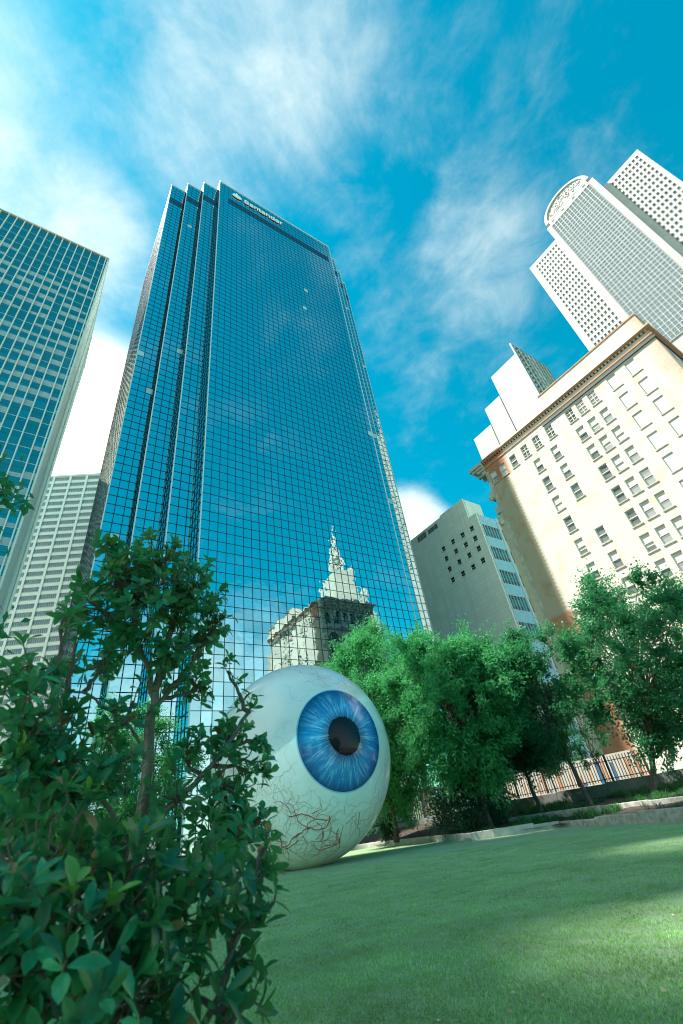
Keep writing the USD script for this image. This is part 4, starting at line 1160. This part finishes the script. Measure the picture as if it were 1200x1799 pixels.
BACK = 'street trees on the planted slope'
tree('feathery_tree', 'bright green feathery tree standing close behind the right side of the eyeball', (22.2, 28.2, 0.30), 1.6, 13.2, 4.6, 3.6, 31, 'feather', 130, 700, 0.16)
tree('feathery_tree', 'bright feathery tree with a bare slim trunk rising from the lawn kerb', (21.9, 19.9, 0.22), 2.3, 10.4, 3.7, 3.5, 32, 'feather', 140, 700, 0.13, lean=(-0.3, 0.3))
tree('street_tree', 'dark leaved street tree just right of the feathery tree, leaning left', (25.6, 19.4, bed_height(25.6, 19.4)), 2.0, 9.2, 2.9, 2.6, 33, 'elm', 80, 480, 0.11, lean=(-0.2, 0.4), group=None)
tree('street_tree', 'slim street tree before the right end of the iron fence', (26.2, 16.7, bed_height(26.2, 16.7)), 2.1, 9.6, 2.6, 2.4, 34, 'elm', 70, 430, 0.12, lean=(-0.3, 0.6))
tree('street_tree', 'rightmost street tree with dark leaning trunk before the concrete wall', (26.7, 13.6, bed_height(26.7, 13.6)), 2.2, 10.1, 3.6, 4.0, 35, 'elm', 120, 480, 0.14, lean=(1.0, -2.0))
tree('young_tree', 'thin young tree behind the iron fence between two trunks', (31.2, 22.0, 0.75), 1.6, 5.6, 1.5, 1.4, 36, 'elm', 22, 170, 0.06)
tree('young_tree', 'thin young tree close behind the middle of the iron fence', (31.6, 18.6, 0.75), 1.7, 6.0, 1.5, 1.4, 37, 'elm', 20, 170, 0.06)
tree('background_tree', 'light green tree behind the trunk of the foreground shrub', (8.6, 41.0, 0.5), 2.0, 10.5, 4.0, 3.0, 38, 'feather', 70, 420, 0.16)
tree('background_tree', 'green tree filling the gap left of the eyeball behind the leaves', (2.5, 40.5, 0.5), 2.0, 8.0, 3.6, 2.8, 39, 'elm', 60, 420, 0.15)
tree('overhanging_tree', 'tree at the left edge with only a few leafy branch tips in view', (-3.6, 7.6, 0.0), 3.2, 7.2, 2.9, 2.4, 40, 'elm', 46, 210, 0.13)


# trees of the park behind the camera, met only in reflections
for k, (x, y, a) in enumerate(((5.0, -9.5, 40), (13.0, -12.0, 170), (-4.0, -11.0, 250), (21.0, -12.5, 310), (-13.0, -8.0, 100))):
    x_ = UsdGeom.Xform.Define(stage, path_for(None, 'park_tree'))
    x_.AddTranslateOp().Set(Gf.Vec3d(x, y, 0)); x_.AddRotateZOp().Set(float(a))
    x_.GetPrim().GetReferences().AddInternalReference('/World/street_tree_002' if k % 2 else '/World/street_tree')
    x_.ClearXformOpOrder(); x_.SetXformOpOrder([o for o in x_.GetOrderedXformOps()] or [UsdGeom.XformOp(x_.GetPrim().GetAttribute('xformOp:translate')), UsdGeom.XformOp(x_.GetPrim().GetAttribute('xformOp:rotateZ'))])
    x_.GetPrim().SetInstanceable(True)
    tag(x_.GetPrim(), 'dark leaved tree of the park behind the viewpoint, ' + ('nearest', 'second', 'third', 'fourth', 'farthest')[k] + ' of the row in the reflection', 'tree', 'trees behind the viewpoint')


def bush(name, label, base, rx, ry, h, seed, lm, n, L, W):
    rgl = np.random.default_rng(seed)
    t = thing(name, label, 'bush', base)
    st, C, DD = MB(), [], []
    for i in range(n):
        q = rgl.normal(0, 1, 3); q /= np.linalg.norm(q); q[2] = abs(q[2])
        s = rgl.uniform(0.4, 1.0)
        c = np.array([q[0] * rx * s, q[1] * ry * s, 0.12 * h + q[2] * h * 0.88 * s])
        pp, pr = limb((rgl.normal(0, 0.06), rgl.normal(0, 0.06), 0), c, 0.022, 0.006, rgl, 0.05, 5)
        st.tube(pp, pr, 4, cap=False)
        k = int(rgl.integers(110, 190))
        C.append(c + rgl.normal(0, 0.16, (k, 3)) * np.array([rx, ry, h * 0.5])[None] * 0.9); DD.append(rgl.normal(0, 1, (k, 3)) + q)
    part(t, 'stems', st, M['twig'])
    part(t, 'foliage', leaf_soup(np.vstack(C), np.vstack(DD), L, W, rgl), lm)
    return t


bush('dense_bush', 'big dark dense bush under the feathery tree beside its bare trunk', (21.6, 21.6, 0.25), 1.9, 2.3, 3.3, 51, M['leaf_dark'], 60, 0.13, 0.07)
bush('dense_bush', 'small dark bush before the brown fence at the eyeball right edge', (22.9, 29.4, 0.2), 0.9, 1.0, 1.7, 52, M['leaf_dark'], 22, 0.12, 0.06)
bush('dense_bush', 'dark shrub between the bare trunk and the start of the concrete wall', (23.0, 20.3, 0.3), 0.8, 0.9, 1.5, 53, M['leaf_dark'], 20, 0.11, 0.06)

# low leafy cover on the slope and between the kerbs: nobody could count it
rgc = np.random.default_rng(61)


def instancer(name, proto_meshes, mats, pos, rot, scale, kind='stuff', label=None, cat=None):
    pi = UsdGeom.PointInstancer.Define(stage, path_for(None, name))
    rel = pi.CreatePrototypesRel()
    for k, (pm_, mm) in enumerate(zip(proto_meshes, mats)):
        path = f'{pi.GetPath()}/tuft' if k == 0 else f'{pi.GetPath()}/tuft_{k:03d}'
        usdkit.mesh(stage, path, pm_, mm)
        rel.AddTarget(path)
    pi.CreatePositionsAttr(Vt.Vec3fArray.FromNumpy(pos.astype(np.float32)))
    q = np.zeros((len(pos), 4)); q[:, 0] = np.cos(rot / 2); q[:, 3] = np.sin(rot / 2)
    pi.CreateOrientationsAttr(Vt.QuathArray([Gf.Quath(*[float(x) for x in a]) for a in q]))
    pi.CreateScalesAttr(Vt.Vec3fArray.FromNumpy(np.repeat(scale[:, None], 3, 1).astype(np.float32)))
    pi.CreateProtoIndicesAttr(Vt.IntArray([int(i) for i in rgc.integers(0, len(mats), len(pos))]))
    return tag(pi.GetPrim(), label, cat, None, kind)


def tuft(n, h, spread, w, seed, droop=0.4):
    rgl = np.random.default_rng(seed)
    v, f = [], []
    for i in range(n):
        a = rgl.uniform(0, 2 * math.pi); r = spread * math.sqrt(rgl.random()); o = np.array([r * math.cos(a), r * math.sin(a), 0])
        b = rgl.uniform(0, 2 * math.pi); d = np.array([math.cos(b), math.sin(b), 0]); s = np.array([-d[1], d[0], 0]) * w / 2
        hh = h * rgl.uniform(0.6, 1.15)
        k = len(v)
        v += [o - s, o + s, o + d * hh * droop * 0.4 + s * 0.8 + [0, 0, hh * 0.65], o + d * hh * droop * 0.4 - s * 0.8 + [0, 0, hh * 0.65], o + d * hh * droop + [0, 0, hh * 0.95]]
        f += [[k, k + 1, k + 2], [k, k + 2, k + 3], [k + 3, k + 2, k + 4]]
    return np.array(v), np.array(f)


# strap-leaved cover on the slope
cand = bed_v[rgc.integers(0, len(bed_v), 9000)][:, :2] + rgc.normal(0, 0.8, (9000, 2))
wallp, kp = Polygon(WALL + [(-30, 60), (-30, -30)]), LAWN.buffer(0.45)
from shapely import contains_xy
k2 = Polygon(KERB2 + [(p[0] + 0.3, p[1]) for p in KERB2[::-1]]).buffer(0.15)
inside = contains_xy(wallp.buffer(-0.4), cand[:, 0], cand[:, 1]) & ~contains_xy(kp, cand[:, 0], cand[:, 1]) & ~contains_xy(k2, cand[:, 0], cand[:, 1])
patch = meshkit.fbm(np.c_[cand * 0.45, np.zeros(len(cand))], 3, 5)
cand = cand[inside & (patch > 0.44) & (cand[:, 1] < 23)]
pos = np.array([[x, y, bed_height(x, y) - 0.02] for x, y in cand])
instancer('ground_cover', [tuft(26, 0.30, 0.16, 0.022, s, 0.7) for s in (1, 2, 3)], [M['ground_cover']] * 3, pos, rgc.uniform(0, 6.28, len(pos)), rgc.uniform(0.6, 1.25, len(pos)), label='low dark green strap leaved ground cover on the planted slope', cat='ground cover')
# blades of the artificial turf near the camera
M['blade'] = leaf_material('blade', (0.12, 0.27, 0.08), (0.28, 0.50, 0.20), 0.55, 0.25)
n = 42000
az = rgc.uniform(8, 88, n) * D2R; dd = 2.6 + 19 * rgc.random(n) ** 1.5
pos = np.stack([dd * np.sin(az), dd * np.cos(az), np.zeros(n)], 1)
ok = contains_xy(LAWN.buffer(-0.1), pos[:, 0], pos[:, 1])
pos = pos[ok]
instancer('lawn_blades', [tuft(12, 0.020, 0.11, 0.005, s, 1.1) for s in (11, 12, 13)], [M['blade']] * 3, pos, rgc.uniform(0, 6.28, len(pos)), rgc.uniform(0.7, 1.3, len(pos)), label='short green blades of the artificial turf', cat='grass')

n = 260
az = rgc.uniform(20, 80, n) * D2R; dd = 4 + 20 * rgc.random(n)
pos = np.stack([dd * np.sin(az), dd * np.cos(az), np.full(n, 0.022)], 1)
pos = pos[contains_xy(LAWN.buffer(-0.2), pos[:, 0], pos[:, 1])]
dv = rgc.normal(0, 1, (len(pos), 3)); dv[:, 2] *= 0.25
M['litter'] = plain('litter', (0.42, 0.36, 0.22), 0.7, 0.35, 4.0)
o = part(None, 'fallen_leaves', leaf_soup(pos, dv, 0.045, 0.022, rgc), M['litter'], kind='stuff')
tag(o, 'small dry fallen leaves scattered over the turf', 'leaves')

# ------------------------------------------------------------------ the two leafy shrubs in the foreground
UP = [(0.41, 2.07, 2.14, 0.260, 1.3), (0.24, 1.98, 2.16, 0.144, 1.0), (0.61, 2.05, 2.19, 0.167, 1.0), (0.65, 2.05, 1.93, 0.147, 1.0), (0.40, 2.05, 2.30, 0.140, 1.0), (0.18, 1.96, 2.29, 0.070, 0.6), (0.17, 1.95, 2.00, 0.125, 0.8), (0.52, 2.04, 1.89, 0.131, 0.9), (0.33, 2.02, 1.92, 0.128, 0.8), (0.72, 1.99, 2.00, 0.080, 0.5), (0.01, 1.85, 1.71, 0.102, 0.8), (0.01, 1.79, 1.57, 0.118, 1.0), (0.15, 1.90, 1.52, 0.125, 0.9), (0.28, 1.95, 1.43, 0.140, 0.9), (0.02, 1.77, 1.41, 0.094, 0.8), (0.11, 1.87, 1.41, 0.122, 0.9), (0.78, 2.07, 1.52, 0.118, 0.9), (0.89, 2.06, 1.62, 0.070, 0.5), (0.90, 1.99, 1.41, 0.082, 0.6), (0.75, 2.00, 1.34, 0.138, 1.1), (0.64, 2.18, 1.46, 0.120, 0.5), (0.69, 2.11, 1.73, 0.107, 0.6), (0.86, 1.91, 1.19, 0.088, 0.8), (0.74, 1.91, 1.18, 0.143, 1.2), (0.61, 2.11, 1.31, 0.128, 0.5), (0.94, 2.01, 1.50, 0.047, 0.3), (0.21, 1.98, 1.32, 0.174, 1.2), (0.07, 1.79, 1.28, 0.126, 1.1), (0.54, 2.33, 1.26, 0.126, 0.4), (0.26, 2.03, 1.80, 0.12, 0.5), (0.40, 2.10, 1.66, 0.10, 0.35), (0.58, 2.14, 1.76, 0.10, 0.45), (0.14, 1.97, 1.84, 0.09, 0.45), (0.33, 2.05, 1.55, 0.10, 0.45), (0.08, 1.88, 1.90, 0.06, 0.3), (0.78, 2.03, 1.78, 0.06, 0.35)]
LOW = [(0.15, 1.59, 1.18, 0.158, 1.4), (0.33, 1.51, 1.12, 0.153, 1.5), (0.53, 1.56, 1.07, 0.144, 1.3), (0.69, 1.61, 1.05, 0.092, 1.0), (0.75, 1.57, 0.97, 0.045, 0.4), (0.12, 1.44, 1.07, 0.169, 1.5), (0.29, 1.47, 1.02, 0.166, 1.5), (0.47, 1.58, 1.00, 0.134, 1.1), (0.61, 1.58, 0.96, 0.109, 1.0), (0.65, 1.55, 0.90, 0.089, 0.8), (0.65, 1.49, 0.82, 0.050, 0.5), (0.18, 1.38, 0.95, 0.187, 1.8), (0.35, 1.44, 0.89, 0.166, 1.4), (0.50, 1.50, 0.85, 0.102, 0.6), (0.57, 1.46, 0.81, 0.084, 0.8), (0.05, 1.40, 1.16, 0.114, 1.0), (0.75, 1.64, 1.10, 0.063, 0.5), (0.09, 1.34, 1.02, 0.126, 1.2), (0.26, 1.36, 0.89, 0.147, 1.3), (0.43, 1.41, 0.83, 0.105, 0.8)]
LT = np.array([0.0, 0.25, 0.55, 0.82, 1.0]); LW = np.array([0.10, 0.62, 1.0, 0.78, 0.06])


def leaf_mesh(o, d, nrm, L, W, curl):
    """One blunt leathery leaf: three vertices across, folded along the midrib and bent back."""
    d = d / np.linalg.norm(d); s = np.cross(d, nrm); s /= np.linalg.norm(s) + 1e-9; u = np.cross(s, d)
    v = []
    for t_, w_ in zip(LT, LW):
        c = o + d * L * t_ - u * curl * L * t_ * t_
        v += [c + s * W * w_ / 2 + u * W * 0.16 * w_, c, c - s * W * w_ / 2 + u * W * 0.16 * w_]
    f = []
    for k in range(4):
        a = 3 * k
        f += [[a, a + 3, a + 4], [a, a + 4, a + 1], [a + 1, a + 4, a + 5], [a + 1, a + 5, a + 2]]
    return np.array(v), np.array(f)


def leafy_shrub(name, label, cat, stems, clusters, seed, per, L, W, root_for):
    rgl = np.random.default_rng(seed)
    t = thing(name, label, cat)
    nodes = []
    for nm, pts, r in stems:
        p = np.array(pts, float)
        k = 14
        q = np.stack([np.interp(np.linspace(0, len(p) - 1, k), np.arange(len(p)), p[:, j]) for j in range(3)], 1)
        q[1:-1] += rgl.normal(0, 0.006, (k - 2, 3))
        part(t, nm, MB().tube(q, np.linspace(r, r * 0.55, k), 9), M['bark_pale'], smooth=True)
        nodes += list(q)
    nodes = np.array(nodes)
    br, leaves = MB(), []
    for (x, y, z, R, w) in clusters:
        c = np.array([x, y, z])
        cost = np.linalg.norm(nodes - c, axis=1) + 1.2 * np.maximum(0, nodes[:, 2] - z + 0.05)
        a = nodes[int(np.argmin(cost))]
        pp, pr = limb(a, c, 0.011, 0.005, rgl, -0.06, 7)
        br.tube(pp, pr, 5, cap=False)
        nt = max(3, int(per * w * (R / 0.12) ** 1.6))
        for j in range(nt):
            q = rgl.normal(0, 1, 3); q /= np.linalg.norm(q)
            e = c + q * R * rgl.random() ** 0.4 * 1.05
            u = e - pp[int(rgl.integers(3, 7))]; u = u / (np.linalg.norm(u) + 1e-9) + np.array([0, 0, 0.55]) + rgl.normal(0, 0.2, 3); u /= np.linalg.norm(u)
            tp, trd = limb(pp[int(rgl.integers(3, 7))], e, 0.0035, 0.002, rgl, -0.1, 5)
            br.tube(tp, trd, 4, cap=False)
            nl = int(rgl.integers(5, 9)); ph = rgl.uniform(0, 6.28)
            a1 = np.cross(u, [0.3, 0.8, 0.5]); a1 /= np.linalg.norm(a1); a2 = np.cross(u, a1)
            kind = 'leaf_young' if rgl.random() < 0.05 else 'leaf_shrub'
            for i in range(nl):
                an = ph + i * 2.4; rad = math.cos(an) * a1 + math.sin(an) * a2
                op = rgl.uniform(0.5, 1.35)
                d = u * math.cos(op) + rad * math.sin(op)
                o = e - u * rgl.uniform(0, 0.035) + rad * 0.004
                nr = u * math.sin(op) - rad * math.cos(op) + rgl.normal(0, 0.25, 3)
                kk = 'leaf_old' if rgl.random() < 0.022 else kind
                leaves.append((leaf_mesh(o, d, nr, L * rgl.uniform(0.45, 1.25), W * rgl.uniform(0.6, 1.2), rgl.uniform(-0.15, 0.6)), kk, np.linalg.norm(o - [0, 0, EYE_H])))
    part(t, 'branches', br, M['twig'], kind='stuff')
    order = np.argsort([q[2] for q in leaves])
    rest = {}
    for n_, i in enumerate(order):
        m_, kk, _ = leaves[i]
        if n_ < 300:
            part(t, 'leaf', m_, M[kk], smooth=True)
        else:
            rest.setdefault(kk, MB()).add(*m_)
    names = {'leaf_shrub': ('foliage', None), 'leaf_young': ('young_foliage', 'bright yellow-green young leaves'), 'leaf_old': ('withered_foliage', 'withered brown leaves')}
    for kk, mb in rest.items():
        part(t, names[kk][0], mb, M[kk], names[kk][1], kind='stuff', smooth=True)
    return t, len(leaves)


stems = [('trunk', [(0.50, 2.30, 0.0), (0.52, 2.27, 0.6), (0.512, 2.24, 1.2), (0.497, 2.18, 1.55), (0.491, 2.134, 1.71)], 0.033),
         ('stem', [(0.491, 2.134, 1.71), (0.50, 2.11, 1.85), (0.55, 2.08, 2.05), (0.50, 2.06, 2.25)], 0.018), ('stem', [(0.489, 2.14, 1.69), (0.44, 2.10, 1.80), (0.36, 2.04, 1.95), (0.28, 2.0, 2.15)], 0.013),
         ('stem', [(0.495, 2.15, 1.64), (0.60, 2.1, 1.78), (0.68, 2.06, 1.92)], 0.011), ('stem', [(0.50, 2.2, 1.45), (0.40, 2.08, 1.56), (0.25, 1.95, 1.62), (0.10, 1.87, 1.66)], 0.007),
         ('stem', [(0.51, 2.24, 1.18), (0.62, 2.14, 1.30), (0.75, 2.05, 1.42), (0.88, 2.03, 1.60)], 0.014), ('stem', [(0.51, 2.24, 1.12), (0.35, 2.05, 1.30), (0.15, 1.9, 1.44)], 0.011),
         ('stem', [(0.515, 2.25, 1.0), (0.7, 2.0, 1.1), (0.84, 1.93, 1.18)], 0.011)]
sh1 = leafy_shrub('leafy_shrub_tree', 'tall glossy-leaved shrub with a bare slender trunk in the left foreground', 'shrub', stems, UP, 71, 20.0, 0.055, 0.026, None)
stems = [('trunk', [(0.38, 1.62, 0.0), (0.36, 1.56, 0.4), (0.33, 1.52, 0.75), (0.30, 1.50, 1.0)], 0.022), ('stem', [(0.36, 1.57, 0.35), (0.48, 1.56, 0.65), (0.60, 1.55, 0.85), (0.68, 1.58, 1.0)], 0.012),
         ('stem', [(0.37, 1.58, 0.4), (0.22, 1.46, 0.7), (0.12, 1.42, 1.0)], 0.012), ('stem', [(0.37, 1.58, 0.3), (0.50, 1.50, 0.6), (0.58, 1.47, 0.8)], 0.009), ('stem', [(0.34, 1.53, 0.7), (0.45, 1.55, 0.95), (0.52, 1.56, 1.06)], 0.009)]
sh2 = leafy_shrub('leafy_shrub', 'dense glossy-leaved shrub filling the lower left corner, nearest the camera', 'shrub', stems, LOW, 72, 10.0, 0.060, 0.027, None)
